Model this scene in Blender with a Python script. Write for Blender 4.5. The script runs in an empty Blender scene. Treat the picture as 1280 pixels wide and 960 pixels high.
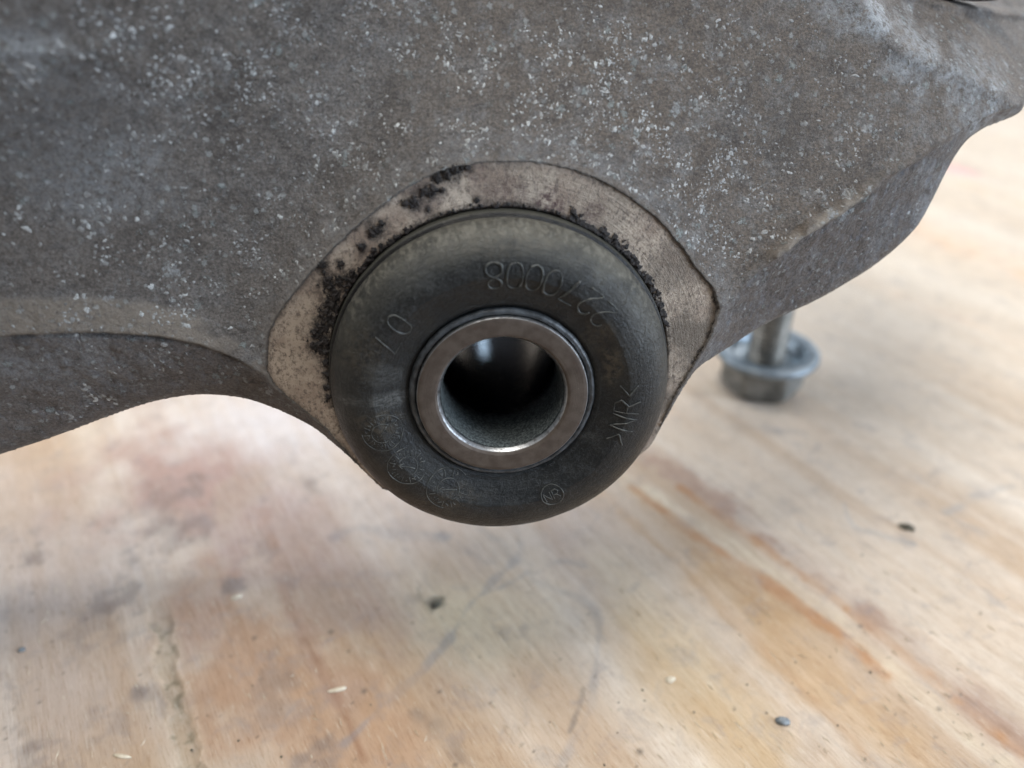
import bpy, math, random
import numpy as np
from mathutils import Matrix, Vector
rng = np.random.default_rng(7)
random.seed(7)
S = 0.001                                   # everything below is thought out in millimetres
scene = bpy.context.scene
COL = scene.collection

# ------------------------------------------------------------------ camera
PITCH = math.radians(33.0)
CAM = np.array([0.0, 0.0, 155.0])
FWD = np.array([0, math.cos(PITCH), -math.sin(PITCH)])
UPV = np.array([0, math.sin(PITCH), math.cos(PITCH)])
RGT = np.array([1.0, 0, 0])
FPX = 1005.0
cd = bpy.data.cameras.new('camera')
cam = bpy.data.objects.new('camera', cd); COL.objects.link(cam)
cam.location = Vector(CAM * S)
cam.rotation_euler = (math.pi / 2 - PITCH, 0, 0)
cd.sensor_fit = 'HORIZONTAL'; cd.sensor_width = 36.0; cd.lens = 36.0 * FPX / 1280
cd.clip_start = 0.005; cd.clip_end = 50
cd.dof.use_dof = True; cd.dof.focus_distance = 0.145; cd.dof.aperture_fstop = 9.0
scene.camera = cam

# ------------------------------------------------------------------ light
world = bpy.data.worlds.new('World'); scene.world = world; world.use_nodes = True
wn = world.node_tree.nodes; wl = world.node_tree.links
bg = wn['Background']
tc = wn.new('ShaderNodeTexCoord'); sep = wn.new('ShaderNodeSeparateXYZ')
ramp = wn.new('ShaderNodeValToRGB')
wl.new(tc.outputs['Generated'], sep.inputs[0])
mr = wn.new('ShaderNodeMapRange'); mr.inputs['From Min'].default_value = -1
wl.new(sep.outputs['Z'], mr.inputs['Value']); wl.new(mr.outputs[0], ramp.inputs[0])
e = ramp.color_ramp.elements
e[0].position = 0.45; e[0].color = (0.10, 0.095, 0.09, 1)
e[1].position = 0.75; e[1].color = (0.47, 0.50, 0.55, 1)
wl.new(ramp.outputs[0], bg.inputs['Color']); bg.inputs['Strength'].default_value = 0.52

def area(name, loc, target, size, power, color, sy=None):
    ld = bpy.data.lights.new(name, 'AREA'); ld.size = size; ld.energy = power; ld.color = color
    if sy: ld.shape = 'RECTANGLE'; ld.size_y = sy
    o = bpy.data.objects.new(name, ld); COL.objects.link(o); o.location = loc
    d = Vector(target) - Vector(loc)
    o.rotation_euler = d.to_track_quat('-Z', 'Y').to_euler()
    return o
area('window_light', (0.95, 1.15, 0.95), (0, 0.15, 0.05), 0.9, 10, (0.95, 0.97, 1.0))
area('side_window_light', (1.15, -0.22, 0.34), (0, 0.12, 0.08), 0.4, 17, (0.70, 0.83, 1.0), 0.8)
area('ceiling_light', (-0.15, 0.05, 1.5), (0, 0.15, 0.05), 0.8, 22, (1.0, 0.97, 0.91), 0.5)
area('left_window_light', (-1.1, 0.55, 0.75), (0, 0.15, 0.05), 0.6, 8, (0.84, 0.91, 1.0))
scene.view_settings.view_transform = 'Standard'; scene.view_settings.look = 'None'
scene.view_settings.gamma = 1; scene.view_settings.exposure = 0.20

# ------------------------------------------------------------------ frames and maths helpers
EL, YAW = 0.11, 0.071                        # the bushing's axis: a touch upwards, a touch to the right
B = CAM + 144.12 * (FWD + (626.2 - 640) / FPX * RGT + (480 - 477.8) / FPX * UPV)
AX = np.array([math.sin(YAW) * math.cos(EL), -math.cos(YAW) * math.cos(EL), math.sin(EL)])
E1 = np.cross([0, 0, 1.0], AX); E1 /= np.linalg.norm(E1)
E2 = np.cross(AX, E1)
M_BUSH = Matrix(((E1[0], E2[0], AX[0], B[0] * S), (E1[1], E2[1], AX[1], B[1] * S),
                 (E1[2], E2[2], AX[2], B[2] * S), (0, 0, 0, 1)))

def ray(px, py):
    return FWD + (px - 640) / FPX * RGT + (480 - py) / FPX * UPV
def on_plane(px, py, w):
    """where the sight line of a measured photo point meets the plane at w along the bushing axis"""
    d = ray(px, py); t = (w - (CAM - B) @ AX) / (d @ AX); p = CAM + t * d - B
    return p @ E1, p @ E2
def on_table(px, py, z=0.0):
    d = ray(px, py); t = (z - CAM[2]) / d[2]; p = CAM + t * d
    return p[0], p[1]

def _hash(ix, iy, iz, seed):
    h = (ix.astype(np.int64) * 374761393 + iy.astype(np.int64) * 668265263 + iz.astype(np.int64) * 2147483647 + seed * 974711) & 0xffffffff
    h = ((h ^ (h >> 13)) * 1274126177) & 0xffffffff
    h = ((h ^ (h >> 16)) * 2246822519) & 0xffffffff
    return ((h ^ (h >> 15)) & 0xffffff) / float(0xffffff)
def vnoise(x, y, z=None, seed=0):
    x = np.asarray(x, float); y = np.asarray(y, float)
    z = np.zeros_like(x) if z is None else z
    fx, fy, fz = np.floor(x), np.floor(y), np.floor(z)
    tx, ty, tz = x - fx, y - fy, z - fz
    tx, ty, tz = [t * t * t * (t * (t * 6 - 15) + 10) for t in (tx, ty, tz)]
    fx, fy, fz = fx.astype(np.int64), fy.astype(np.int64), fz.astype(np.int64)
    def c(i, j, k): return _hash(fx + i, fy + j, fz + k, seed)
    if not np.any(fz) and not np.any(tz):
        a = c(0, 0, 0) * (1 - tx) + c(1, 0, 0) * tx; b = c(0, 1, 0) * (1 - tx) + c(1, 1, 0) * tx
        return (a * (1 - ty) + b * ty) * 2 - 1
    r = []
    for k in (0, 1):
        a = c(0, 0, k) * (1 - tx) + c(1, 0, k) * tx; b = c(0, 1, k) * (1 - tx) + c(1, 1, k) * tx
        r.append(a * (1 - ty) + b * ty)
    return (r[0] * (1 - tz) + r[1] * tz) * 2 - 1
def fbm(x, y, f, octv=4, seed=0, gain=0.5):
    s = 0; a = 1; n = 0
    for i in range(octv):
        ca, sa = math.cos(i * 1.3), math.sin(i * 1.3)
        s = s + a * vnoise((x * ca - y * sa) * f + 17.3 * i, (x * sa + y * ca) * f - 9.1 * i, seed=seed + i)
        n += a; a *= gain; f *= 2.03
    return s / n
def sstep(a, b, x):
    t = np.clip((x - a) / (b - a), 0, 1); return t * t * (3 - 2 * t)
def smax(a, b, k):
    h = np.clip(0.5 + 0.5 * (a - b) / k, 0, 1); return b * (1 - h) + a * h + k * h * (1 - h)
def smin(a, b, k): return -smax(-a, -b, k)
def tps(pts):
    """a thin-plate surface through measured points (px, py, depth along the axis)"""
    uv = np.array([on_plane(*p) for p in pts]); w = np.array([p[2] for p in pts], float)
    sc = 50.0; q = uv / sc; n = len(q)
    def K(a, b):
        r2 = ((a[:, None, :] - b[None]) ** 2).sum(-1) + 1e-12
        return 0.5 * r2 * np.log(r2)
    P = np.c_[np.ones(n), q]
    A = np.block([[K(q, q) + 2e-3 * np.eye(n), P], [P.T, np.zeros((3, 3))]])
    c = np.linalg.solve(A, np.r_[w, 0, 0, 0])
    def f(u, v):
        shp = u.shape; x = np.c_[u.ravel(), v.ravel()] / sc; out = np.empty(len(x))
        for i in range(0, len(x), 60000):
            y = x[i:i + 60000]; out[i:i + 60000] = K(y, q) @ c[:n] + c[n] + y @ c[n + 1:]
        return out.reshape(shp)
    return f
def seg_dist(x, y, pts, closed=False):
    d = np.full(np.shape(x), 1e9); n = len(pts)
    for i in range(n if closed else n - 1):
        ax_, ay_ = pts[i]; bx_, by_ = pts[(i + 1) % n]
        dx, dy = bx_ - ax_, by_ - ay_; L = dx * dx + dy * dy + 1e-12
        t = np.clip(((x - ax_) * dx + (y - ay_) * dy) / L, 0, 1)
        d = np.minimum(d, (x - ax_ - t * dx) ** 2 + (y - ay_ - t * dy) ** 2)
    return np.sqrt(d)
def inside(x, y, pts):
    r = np.zeros(np.shape(x), bool); n = len(pts)
    for i in range(n):
        x0, y0 = pts[i]; x1, y1 = pts[(i + 1) % n]
        if y0 == y1: continue
        c = ((y0 > y) != (y1 > y)) & (x < (x1 - x0) * (y - y0) / (y1 - y0) + x0)
        r ^= c
    return r
def spline(pts, n=8, closed=False):
    P = np.array(pts, float); N = len(P); out = []
    for i in range(N if closed else N - 1):
        if closed: p0, p1, p2, p3 = P[(i - 1) % N], P[i], P[(i + 1) % N], P[(i + 2) % N]
        else: p0, p1, p2, p3 = P[max(i - 1, 0)], P[i], P[i + 1], P[min(i + 2, N - 1)]
        for k in range(n):
            t = k / n
            out.append(0.5 * (2 * p1 + (p2 - p0) * t + (2 * p0 - 5 * p1 + 4 * p2 - p3) * t * t + (3 * p1 - p0 - 3 * p2 + p3) * t ** 3))
    if not closed: out.append(P[-1])
    return np.array(out)

# small lamp added far behind to put a glint low in the oily bore
area('bore_glint_light', [float(c) * S for c in (B + 95 * E1 + 205 * E2 - 560 * AX)], [float(c) * S for c in B - 50 * AX], 0.08, 0.26, (0.62, 0.82, 1.0))

# ------------------------------------------------------------------ object helpers
def mesh_obj(name, verts, faces, mat, parent=None, M=None, smooth=True, attr=None):
    me = bpy.data.meshes.new(name)
    verts = np.asarray(verts, float) * S
    if isinstance(faces, np.ndarray):
        k = faces.shape[1]
        me.vertices.add(len(verts)); me.vertices.foreach_set('co', verts.ravel())
        me.loops.add(faces.size); me.loops.foreach_set('vertex_index', faces.ravel().astype(np.int32))
        me.polygons.add(len(faces)); me.polygons.foreach_set('loop_start', np.arange(0, faces.size, k, dtype=np.int32))
        me.update(calc_edges=True); me.validate()
    else:
        me.from_pydata([tuple(v) for v in verts], [], [tuple(f) for f in faces])
    if smooth: me.polygons.foreach_set('use_smooth', np.ones(len(me.polygons), bool))
    if attr:
        for an, val in attr.items():
            val = np.asarray(val, float)
            if val.ndim == 2:
                a = me.attributes.new(an, 'FLOAT_COLOR', 'POINT'); a.data.foreach_set('color', np.c_[val, np.ones(len(val))].ravel())
            else:
                a = me.attributes.new(an, 'FLOAT', 'POINT'); a.data.foreach_set('value', val)
    me.materials.append(mat)
    o = bpy.data.objects.new(name, me); COL.objects.link(o)
    M = Matrix.Identity(4) if M is None else M
    if parent is not None:
        o.parent = parent; o.matrix_parent_inverse = WM[parent.name].inverted()
    o.matrix_basis = M; WM[o.name] = M.copy()
    return o
WM = {}
def empty(name, loc_mm):
    o = bpy.data.objects.new(name, None); o.empty_display_size = 0.01
    o.location = Vector(loc_mm) * S; COL.objects.link(o)
    WM[o.name] = Matrix.Translation(o.location); return o
def tag(o, label, cat): o['label'] = label; o['category'] = cat
def lathe(profile, n=192, closed=False):
    """profile: (r, w) list; around the w axis"""
    P = np.array(profile, float); th = np.linspace(0, 2 * np.pi, n, endpoint=False)
    v = np.stack([P[:, 0][None] * np.cos(th)[:, None], P[:, 0][None] * np.sin(th)[:, None], np.repeat(P[:, 1][None], n, 0)], -1)
    m = len(P); idx = np.arange(n * m).reshape(n, m); nx = np.roll(idx, -1, 0)
    a, b, c, d = idx[:, :-1], nx[:, :-1], nx[:, 1:], idx[:, 1:]
    f = np.stack([a, b, c, d], -1).reshape(-1, 4)
    if closed: f = np.vstack([f, np.stack([idx[:, -1], nx[:, -1], nx[:, 0], idx[:, 0]], -1)])
    return v.reshape(-1, 3), f
def tube(pts, rad, n=7):
    """a thin round bead along 3-D points"""
    P = np.array(pts, float); T = np.gradient(P, axis=0); T /= np.linalg.norm(T, axis=1)[:, None] + 1e-9
    V = []; F = []
    for i, (p, t) in enumerate(zip(P, T)):
        a = np.cross(t, [0, 0, 1.0]); a /= np.linalg.norm(a) + 1e-9; b = np.cross(a, t)
        r = rad if np.isscalar(rad) else rad[i]
        for k in range(n):
            q = 2 * math.pi * k / n; V.append(p + r * (math.cos(q) * a + math.sin(q) * b))
    for i in range(len(P) - 1):
        for k in range(n):
            F.append((i * n + k, i * n + (k + 1) % n, (i + 1) * n + (k + 1) % n, (i + 1) * n + k))
    F.append(tuple(range(n))[::-1]); F.append(tuple((len(P) - 1) * n + k for k in range(n)))
    return V, F
def join(parts):
    V = []; F = []
    for v, f in parts:
        o = len(V); V.extend([tuple(x) for x in v]); F.extend([tuple(i + o for i in q) for q in f])
    return V, F

# ------------------------------------------------------------------ materials
def new_mat(name):
    m = bpy.data.materials.new(name); m.use_nodes = True
    nt = m.node_tree; bs = nt.nodes['Principled BSDF']; return m, nt, bs
class NT:
    def __init__(s, nt):
        s.nt = nt; s.tc = nt.nodes.new('ShaderNodeTexCoord')
        s.mp = nt.nodes.new('ShaderNodeVectorMath'); s.mp.operation = 'SCALE'; s.mp.inputs['Scale'].default_value = 1000
        nt.links.new(s.tc.outputs['Object'], s.mp.inputs[0]); s.co = s.mp.outputs[0]
    def link(s, a, b): s.nt.links.new(a, b)
    def _in(s, sock, v):
        if isinstance(v, bpy.types.NodeSocket): s.nt.links.new(v, sock)
        elif v is not None: sock.default_value = v
    def scale(s, v):
        n = s.nt.nodes.new('ShaderNodeVectorMath'); n.operation = 'MULTIPLY'; s.link(s.co, n.inputs[0]); n.inputs[1].default_value = v; return n.outputs[0]
    def noise(s, f, det=6, rough=0.55, dist=0, co=None, col=False):
        n = s.nt.nodes.new('ShaderNodeTexNoise'); s.link(co or s.co, n.inputs['Vector'])
        n.inputs['Scale'].default_value = f; n.inputs['Detail'].default_value = det; n.inputs['Roughness'].default_value = rough; n.inputs['Distortion'].default_value = dist
        return n.outputs['Color' if col else 'Fac']
    def voro(s, f, feat='F1', rnd=1, co=None, out='Distance'):
        n = s.nt.nodes.new('ShaderNodeTexVoronoi'); n.feature = feat; s.link(co or s.co, n.inputs['Vector'])
        n.inputs['Scale'].default_value = f; n.inputs['Randomness'].default_value = rnd; return n.outputs[out]
    def ramp(s, v, lo, hi, a=0.0, b=1.0, smooth=True):
        n = s.nt.nodes.new('ShaderNodeMapRange'); n.interpolation_type = 'SMOOTHSTEP' if smooth else 'LINEAR'
        s.link(v, n.inputs['Value'])
        for k, x in zip(('From Min', 'From Max', 'To Min', 'To Max'), (lo, hi, a, b)): n.inputs[k].default_value = x
        return n.outputs[0]
    def math(s, op, a, b=None, c=None):
        n = s.nt.nodes.new('ShaderNodeMath'); n.operation = op
        s._in(n.inputs[0], a); s._in(n.inputs[1], b)
        if c is not None: s._in(n.inputs[2], c)
        return n.outputs[0]
    def mix(s, fac, a, b, mode='MIX'):
        n = s.nt.nodes.new('ShaderNodeMix'); n.data_type = 'RGBA'; n.blend_type = mode
        s._in(n.inputs[0], fac); s._in(n.inputs[6], a if not isinstance(a, tuple) else (*a, 1)); s._in(n.inputs[7], b if not isinstance(b, tuple) else (*b, 1))
        return n.outputs[2]
    def attr(s, name, out='Fac'):
        n = s.nt.nodes.new('ShaderNodeAttribute'); n.attribute_name = name; return n.outputs[out]
    def sepxyz(s):
        n = s.nt.nodes.new('ShaderNodeSeparateXYZ'); s.link(s.co, n.inputs[0]); return n.outputs
    def radius(s):
        x, y, _ = s.sepxyz(); return s.math('SQRT', s.math('ADD', s.math('MULTIPLY', x, x), s.math('MULTIPLY', y, y)))
    def polar(s, kr, kt):
        """noise space stretched along the turning direction"""
        x, y, z = s.sepxyz(); r = s.radius(); th = s.math('ARCTAN2', y, x)
        n = s.nt.nodes.new('ShaderNodeCombineXYZ')
        s.link(s.math('MULTIPLY', r, kr), n.inputs[0]); s.link(s.math('MULTIPLY', th, kt), n.inputs[1]); s.link(s.math('MULTIPLY', z, kr), n.inputs[2]); return n.outputs[0]
    def bump(s, h, dist, strength=1.0, prev=None):
        n = s.nt.nodes.new('ShaderNodeBump'); n.inputs['Distance'].default_value = dist * S; n.inputs['Strength'].default_value = strength
        s.link(h, n.inputs['Height'])
        if prev is not None: s.link(prev, n.inputs['Normal'])
        return n.outputs[0]

def cast_material():
    m, nt, bs = new_mat('weathered_cast_aluminium'); N = NT(nt)
    x, y, z = N.sepxyz()
    big = N.noise(0.03, 4, 0.6); mid = N.noise(0.20, 6, 0.68, 0.5); fine = N.noise(2.1, 5, 0.68)
    side = N.ramp(N.math('ADD', x, N.math('MULTIPLY', N.math('SUBTRACT', big, 0.5), 90.0)), -45, 25)
    c = N.mix(side, (0.150, 0.136, 0.125), (0.124, 0.102, 0.084))
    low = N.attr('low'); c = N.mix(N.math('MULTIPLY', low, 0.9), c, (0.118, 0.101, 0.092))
    c = N.mix(N.math('MULTIPLY', N.ramp(mid, 0.46, 0.70), 0.85), c, (0.165, 0.160, 0.158))
    c = N.mix(N.math('MULTIPLY', N.ramp(N.noise(0.045, 5, 0.7, 0.4), 0.50, 0.36), 0.5), c, (0.060, 0.050, 0.044))
    c = N.mix(N.math('MULTIPLY', N.ramp(N.noise(0.42, 5, 0.72), 0.56, 0.32), 0.55), c, (0.046, 0.039, 0.036))
    c = N.mix(N.ramp(fine, 0.36, 0.66, 0.0, 0.75), N.mix(1.0, c, (0.70, 0.69, 0.68), 'MULTIPLY'), N.mix(1.0, c, (1.65, 1.62, 1.6), 'MULTIPLY'))
    # white corrosion: clustered small crusts with a bluish smear round them
    clus = N.ramp(N.noise(0.055, 5, 0.7), 0.42, 0.60)
    def warp(f, k):
        w = nt.nodes.new('ShaderNodeVectorMath'); w.operation = 'MULTIPLY_ADD'; sb = nt.nodes.new('ShaderNodeVectorMath'); sb.operation = 'SUBTRACT'
        nt.links.new(N.noise(f, 3, 0.65, col=True), sb.inputs[0]); sb.inputs[1].default_value = (.5, .5, .5)
        nt.links.new(sb.outputs[0], w.inputs[0]); w.inputs[1].default_value = (k, k, k); nt.links.new(N.co, w.inputs[2]); return w.outputs[0]
    def crumbs(f, wf, wk, lo, size, g0, g1):
        co = warp(wf, wk); d = N.voro(f, co=co); vc = N.voro(f, co=co, out='Color')
        sc = nt.nodes.new('ShaderNodeSeparateColor'); nt.links.new(vc, sc.inputs[0])
        rag = N.math('MULTIPLY', N.math('SUBTRACT', N.noise(f * 6, 3, 0.7), 0.5), 0.95)
        k = N.ramp(N.math('ADD', N.math('SUBTRACT', d, N.ramp(sc.outputs[0], lo, 1.0, 0.0, size, False)), rag), 0.03, -0.09)
        return N.math('MULTIPLY', k, N.ramp(sc.outputs[1], g0, g1))
    d0 = N.math('MULTIPLY', crumbs(0.22, 0.9, 2.6, 0.5, 0.34, 0.3, 0.6), N.ramp(clus, 0.3, 0.9))
    d1 = N.math('MULTIPLY', crumbs(0.45, 1.5, 1.5, 0.30, 0.38, 0.15, 0.5), N.ramp(clus, 0, 1, 0.12, 1.0))
    d2 = N.math('MULTIPLY', crumbs(0.85, 2.4, 0.9, 0.30, 0.46, 0.1, 0.6), N.ramp(clus, 0.0, 0.6, 0.4, 1))
    grain = N.ramp(N.noise(2.6, 4, 0.7), 0.34, 0.56)
    smear = N.math('MULTIPLY', N.ramp(N.noise(0.30, 7, 0.75, 0.6), 0.53, 0.70), 0.55)
    c = N.mix(N.math('MULTIPLY', smear, grain), c, (0.24, 0.25, 0.262))
    grit = N.math('MULTIPLY', N.ramp(N.noise(3.0, 4, 0.75), 0.57, 0.70), 0.55)
    c = N.mix(grit, c, (0.31, 0.31, 0.305))
    c = N.mix(N.ramp(N.noise(1.6, 3, 0.6), 0.66, 0.74, 0, 0.7), c, (0.030, 0.026, 0.024))
    worn = N.attr('worn'); c = N.mix(N.math('MULTIPLY', worn, N.ramp(N.noise(0.9, 5, 0.65), 0.25, 0.52)), c, (0.27, 0.235, 0.195))
    st = N.ramp(N.noise(0.9, 6, 0.75, 0.8, co=N.scale((0.9, 0.35, 0.7))), 0.50, 0.66)
    c = N.mix(N.math('MULTIPLY', N.math('MULTIPLY', low, st), 0.55), c, (0.20, 0.215, 0.25))
    blu = N.attr('bloom_glint'); c = N.mix(N.math('MULTIPLY', blu, N.ramp(N.noise(0.7, 6, 0.75), 0.36, 0.60)), c, (0.33, 0.35, 0.37))
    c = N.mix(N.math('MULTIPLY', N.math('MULTIPLY', d0, N.ramp(grain, 0, 1, 0.3, 1)), 0.75), c, (0.34, 0.36, 0.37))
    c = N.mix(N.math('MULTIPLY', N.math('MULTIPLY', d1, N.ramp(grain, 0, 1, 0.2, 1)), 0.40), c, (0.40, 0.50, 0.51))
    c = N.mix(N.math('MULTIPLY', d2, 0.5), c, (0.44, 0.47, 0.47))
    nt.links.new(c, bs.inputs['Base Color'])
    bs.inputs['Metallic'].default_value = 0.15
    nt.links.new(N.ramp(mid, 0.3, 0.7, 0.46, 0.66), bs.inputs['Roughness'])
    h = N.math('ADD', N.math('MULTIPLY', N.noise(1.3, 9, 0.76), 1.0), N.math('MULTIPLY', d1, 0.5)); h = N.math('ADD', h, N.math('MULTIPLY', d2, 0.4))
    nt.links.new(N.bump(h, 0.95, 1.0), bs.inputs['Normal']); return m

def crust_material():
    m, nt, bs = new_mat('white_corrosion_crust'); N = NT(nt)
    c = N.mix(N.attr('tone'), (0.16, 0.157, 0.153), (0.47, 0.49, 0.49))
    c = N.mix(N.ramp(N.noise(3.5, 3, 0.6), 0.42, 0.60, 0, 0.6), c, (0.13, 0.125, 0.12))
    nt.links.new(c, bs.inputs['Base Color']); bs.inputs['Roughness'].default_value = 0.6; return m

def ring_material():
    m, nt, bs = new_mat('machined_aluminium_stained_tan'); N = NT(nt)
    c = N.mix(N.ramp(N.noise(0.16, 5, 0.6), 0.36, 0.62), (0.35, 0.272, 0.215), (0.54, 0.455, 0.37))
    c = N.mix(N.ramp(N.noise(1.5, 6, 0.7, co=N.scale((1.0, 0.7, 1))), 0.46, 0.66), c, (0.190, 0.152, 0.125))
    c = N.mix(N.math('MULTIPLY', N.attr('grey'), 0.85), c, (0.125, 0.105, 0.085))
    c = N.mix(N.math('MULTIPLY', N.attr('redden'), N.ramp(N.noise(1.0, 5, 0.7), 0.4, 0.6)), c, (0.085, 0.045, 0.045))
    c = N.mix(N.ramp(N.noise(2.2, 4, 0.65), 0.62, 0.72), c, (0.07, 0.052, 0.04))
    c = N.mix(N.math('MULTIPLY', N.attr('dirt_shade'), N.ramp(N.noise(1.8, 6, 0.75), 0.30, 0.56)), c, (0.030, 0.024, 0.021))
    c = N.mix(N.ramp(N.noise(3.5, 3, 0.6), 0.62, 0.72, 0, 0.6), c, (0.50, 0.46, 0.40))
    nt.links.new(c, bs.inputs['Base Color']); bs.inputs['Roughness'].default_value = 0.55; bs.inputs['Metallic'].default_value = 0.2
    nt.links.new(N.bump(N.math('ADD', N.noise(2.4, 7, 0.75), N.math('MULTIPLY', N.noise(1.0, 3, 0.6, co=N.polar(3.5, 3)), 0.5)), 0.34, 0.9), bs.inputs['Normal']); return m

def rubber_material():
    m, nt, bs = new_mat('dusty_black_rubber'); N = NT(nt)
    r = N.radius(); x, y, z = N.sepxyz()
    c = N.mix(N.ramp(N.noise(0.22, 6, 0.65), 0.35, 0.7), (0.0055, 0.0070, 0.0080), (0.0150, 0.0160, 0.0155))
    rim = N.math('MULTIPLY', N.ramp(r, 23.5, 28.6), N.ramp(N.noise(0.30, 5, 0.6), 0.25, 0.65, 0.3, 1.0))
    upper = N.math('MULTIPLY', N.ramp(y, -8, 27, 0.03, 1.0), N.ramp(x, -32, 6, 0.45, 1.0))               # dust on the upper rim, brightened to paint in its highlight
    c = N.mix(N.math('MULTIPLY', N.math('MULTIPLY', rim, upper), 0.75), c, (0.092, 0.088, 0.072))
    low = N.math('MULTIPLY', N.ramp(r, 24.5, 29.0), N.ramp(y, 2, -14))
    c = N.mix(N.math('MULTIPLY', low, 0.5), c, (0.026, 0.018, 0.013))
    # scuffed pale patches on the edge of the rim
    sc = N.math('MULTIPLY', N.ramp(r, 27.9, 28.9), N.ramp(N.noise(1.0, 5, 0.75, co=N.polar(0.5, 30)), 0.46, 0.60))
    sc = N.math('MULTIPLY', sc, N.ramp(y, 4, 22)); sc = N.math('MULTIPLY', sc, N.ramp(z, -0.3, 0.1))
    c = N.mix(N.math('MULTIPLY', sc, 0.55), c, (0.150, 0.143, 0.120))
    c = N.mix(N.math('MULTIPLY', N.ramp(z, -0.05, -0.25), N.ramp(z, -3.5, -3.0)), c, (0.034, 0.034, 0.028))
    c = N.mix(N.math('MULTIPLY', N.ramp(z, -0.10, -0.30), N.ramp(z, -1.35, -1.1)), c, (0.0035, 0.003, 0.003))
    patch = N.attr('scuff'); c = N.mix(N.math('MULTIPLY', patch, N.ramp(N.noise(1.5, 5, 0.75, co=N.scale((0.5, 2, 1))), 0.36, 0.6)), c, (0.085, 0.088, 0.085))
    brown = N.attr('brown'); c = N.mix(N.math('MULTIPLY', brown, N.ramp(N.noise(0.9, 5, 0.7), 0.38, 0.6)), c, (0.075, 0.063, 0.045))
    c = N.mix(N.ramp(N.noise(4.0, 2, 0.5), 0.74, 0.80, 0, 0.6), c, (0.16, 0.16, 0.15))
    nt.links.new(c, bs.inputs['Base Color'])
    nt.links.new(N.ramp(N.noise(0.5, 6, 0.7), 0.3, 0.7, 0.32, 0.50), bs.inputs['Roughness'])
    bs.inputs['Specular IOR Level'].default_value = 0.38
    h = N.math('ADD', N.noise(1.6, 7, 0.7), N.math('MULTIPLY', N.noise(1.0, 5, 0.6, co=N.polar(2.2, 6)), 0.7))
    h = N.math('ADD', h, N.math('MULTIPLY', N.ramp(N.noise(1.1, 6, 0.8, 1.2, co=N.polar(0.9, 22)), 0.60, 0.52), 0.15))
    nt.links.new(N.bump(h, 0.2, 0.9), bs.inputs['Normal']); return m

def simple(name, a, b, f, rough, metal=0.0, bumpd=0.1, det=5, bf=None):
    m, nt, bs = new_mat(name); N = NT(nt)
    c = N.mix(N.ramp(N.noise(f, det, 0.65), 0.35, 0.68), a, b); nt.links.new(c, bs.inputs['Base Color'])
    bs.inputs['Roughness'].default_value = rough; bs.inputs['Metallic'].default_value = metal
    nt.links.new(N.bump(N.noise(bf or f * 4, 5, 0.65), bumpd, 0.7), bs.inputs['Normal']); return m

def sleeve_material():
    m, nt, bs = new_mat('turned_steel_sleeve'); N = NT(nt)
    r = N.radius(); x, y, z = N.sepxyz()
    face = N.mix(N.ramp(N.noise(0.35, 6, 0.65), 0.36, 0.66), (0.062, 0.047, 0.038), (0.092, 0.074, 0.061))
    face = N.mix(N.ramp(N.noise(1.1, 5, 0.7), 0.60, 0.74), face, (0.075, 0.042, 0.034))
    edge = N.math('MAXIMUM', N.ramp(r, 14.66, 14.82), N.math('MULTIPLY', N.ramp(r, 11.35, 11.2), N.ramp(z, 4.2, 4.6)))
    c = N.mix(N.math('MULTIPLY', edge, N.ramp(N.noise(1.2, 4, 0.6), 0.25, 0.6, 0.25, 1.0)), face, (0.46, 0.47, 0.48))
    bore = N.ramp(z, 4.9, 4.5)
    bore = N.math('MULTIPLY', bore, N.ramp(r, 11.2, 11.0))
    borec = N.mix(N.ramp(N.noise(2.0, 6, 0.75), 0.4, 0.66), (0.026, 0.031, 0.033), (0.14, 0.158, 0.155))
    deep = N.ramp(N.math('ADD', z, N.math('MULTIPLY', N.noise(0.25, 4, 0.6), 6.0)), -1.0, -6.5)    # oily depth, dry mouth; the depth's shade and mouth's light are painted in
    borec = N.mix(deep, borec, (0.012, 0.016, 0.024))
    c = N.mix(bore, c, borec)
    # a few bright specks of swarf
    c = N.mix(N.math('MULTIPLY', N.ramp(N.noise(5.0, 2, 0.5), 0.76, 0.80), N.ramp(x, 9, 12)), c, (0.75, 0.72, 0.66))
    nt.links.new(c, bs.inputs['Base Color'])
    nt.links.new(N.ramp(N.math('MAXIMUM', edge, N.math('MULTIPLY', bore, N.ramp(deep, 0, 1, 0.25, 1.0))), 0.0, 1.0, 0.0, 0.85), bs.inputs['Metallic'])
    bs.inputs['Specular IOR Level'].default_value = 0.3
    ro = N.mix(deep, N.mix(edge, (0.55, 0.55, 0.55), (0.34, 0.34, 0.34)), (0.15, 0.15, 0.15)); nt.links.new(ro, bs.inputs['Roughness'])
    h = N.math('ADD', N.math('MULTIPLY', N.noise(1.0, 3, 0.5, co=N.polar(6, 1.5)), 1.0), N.noise(3.0, 5, 0.7))
    nt.links.new(N.bump(h, 0.05, 0.6), bs.inputs['Normal']); return m

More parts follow.
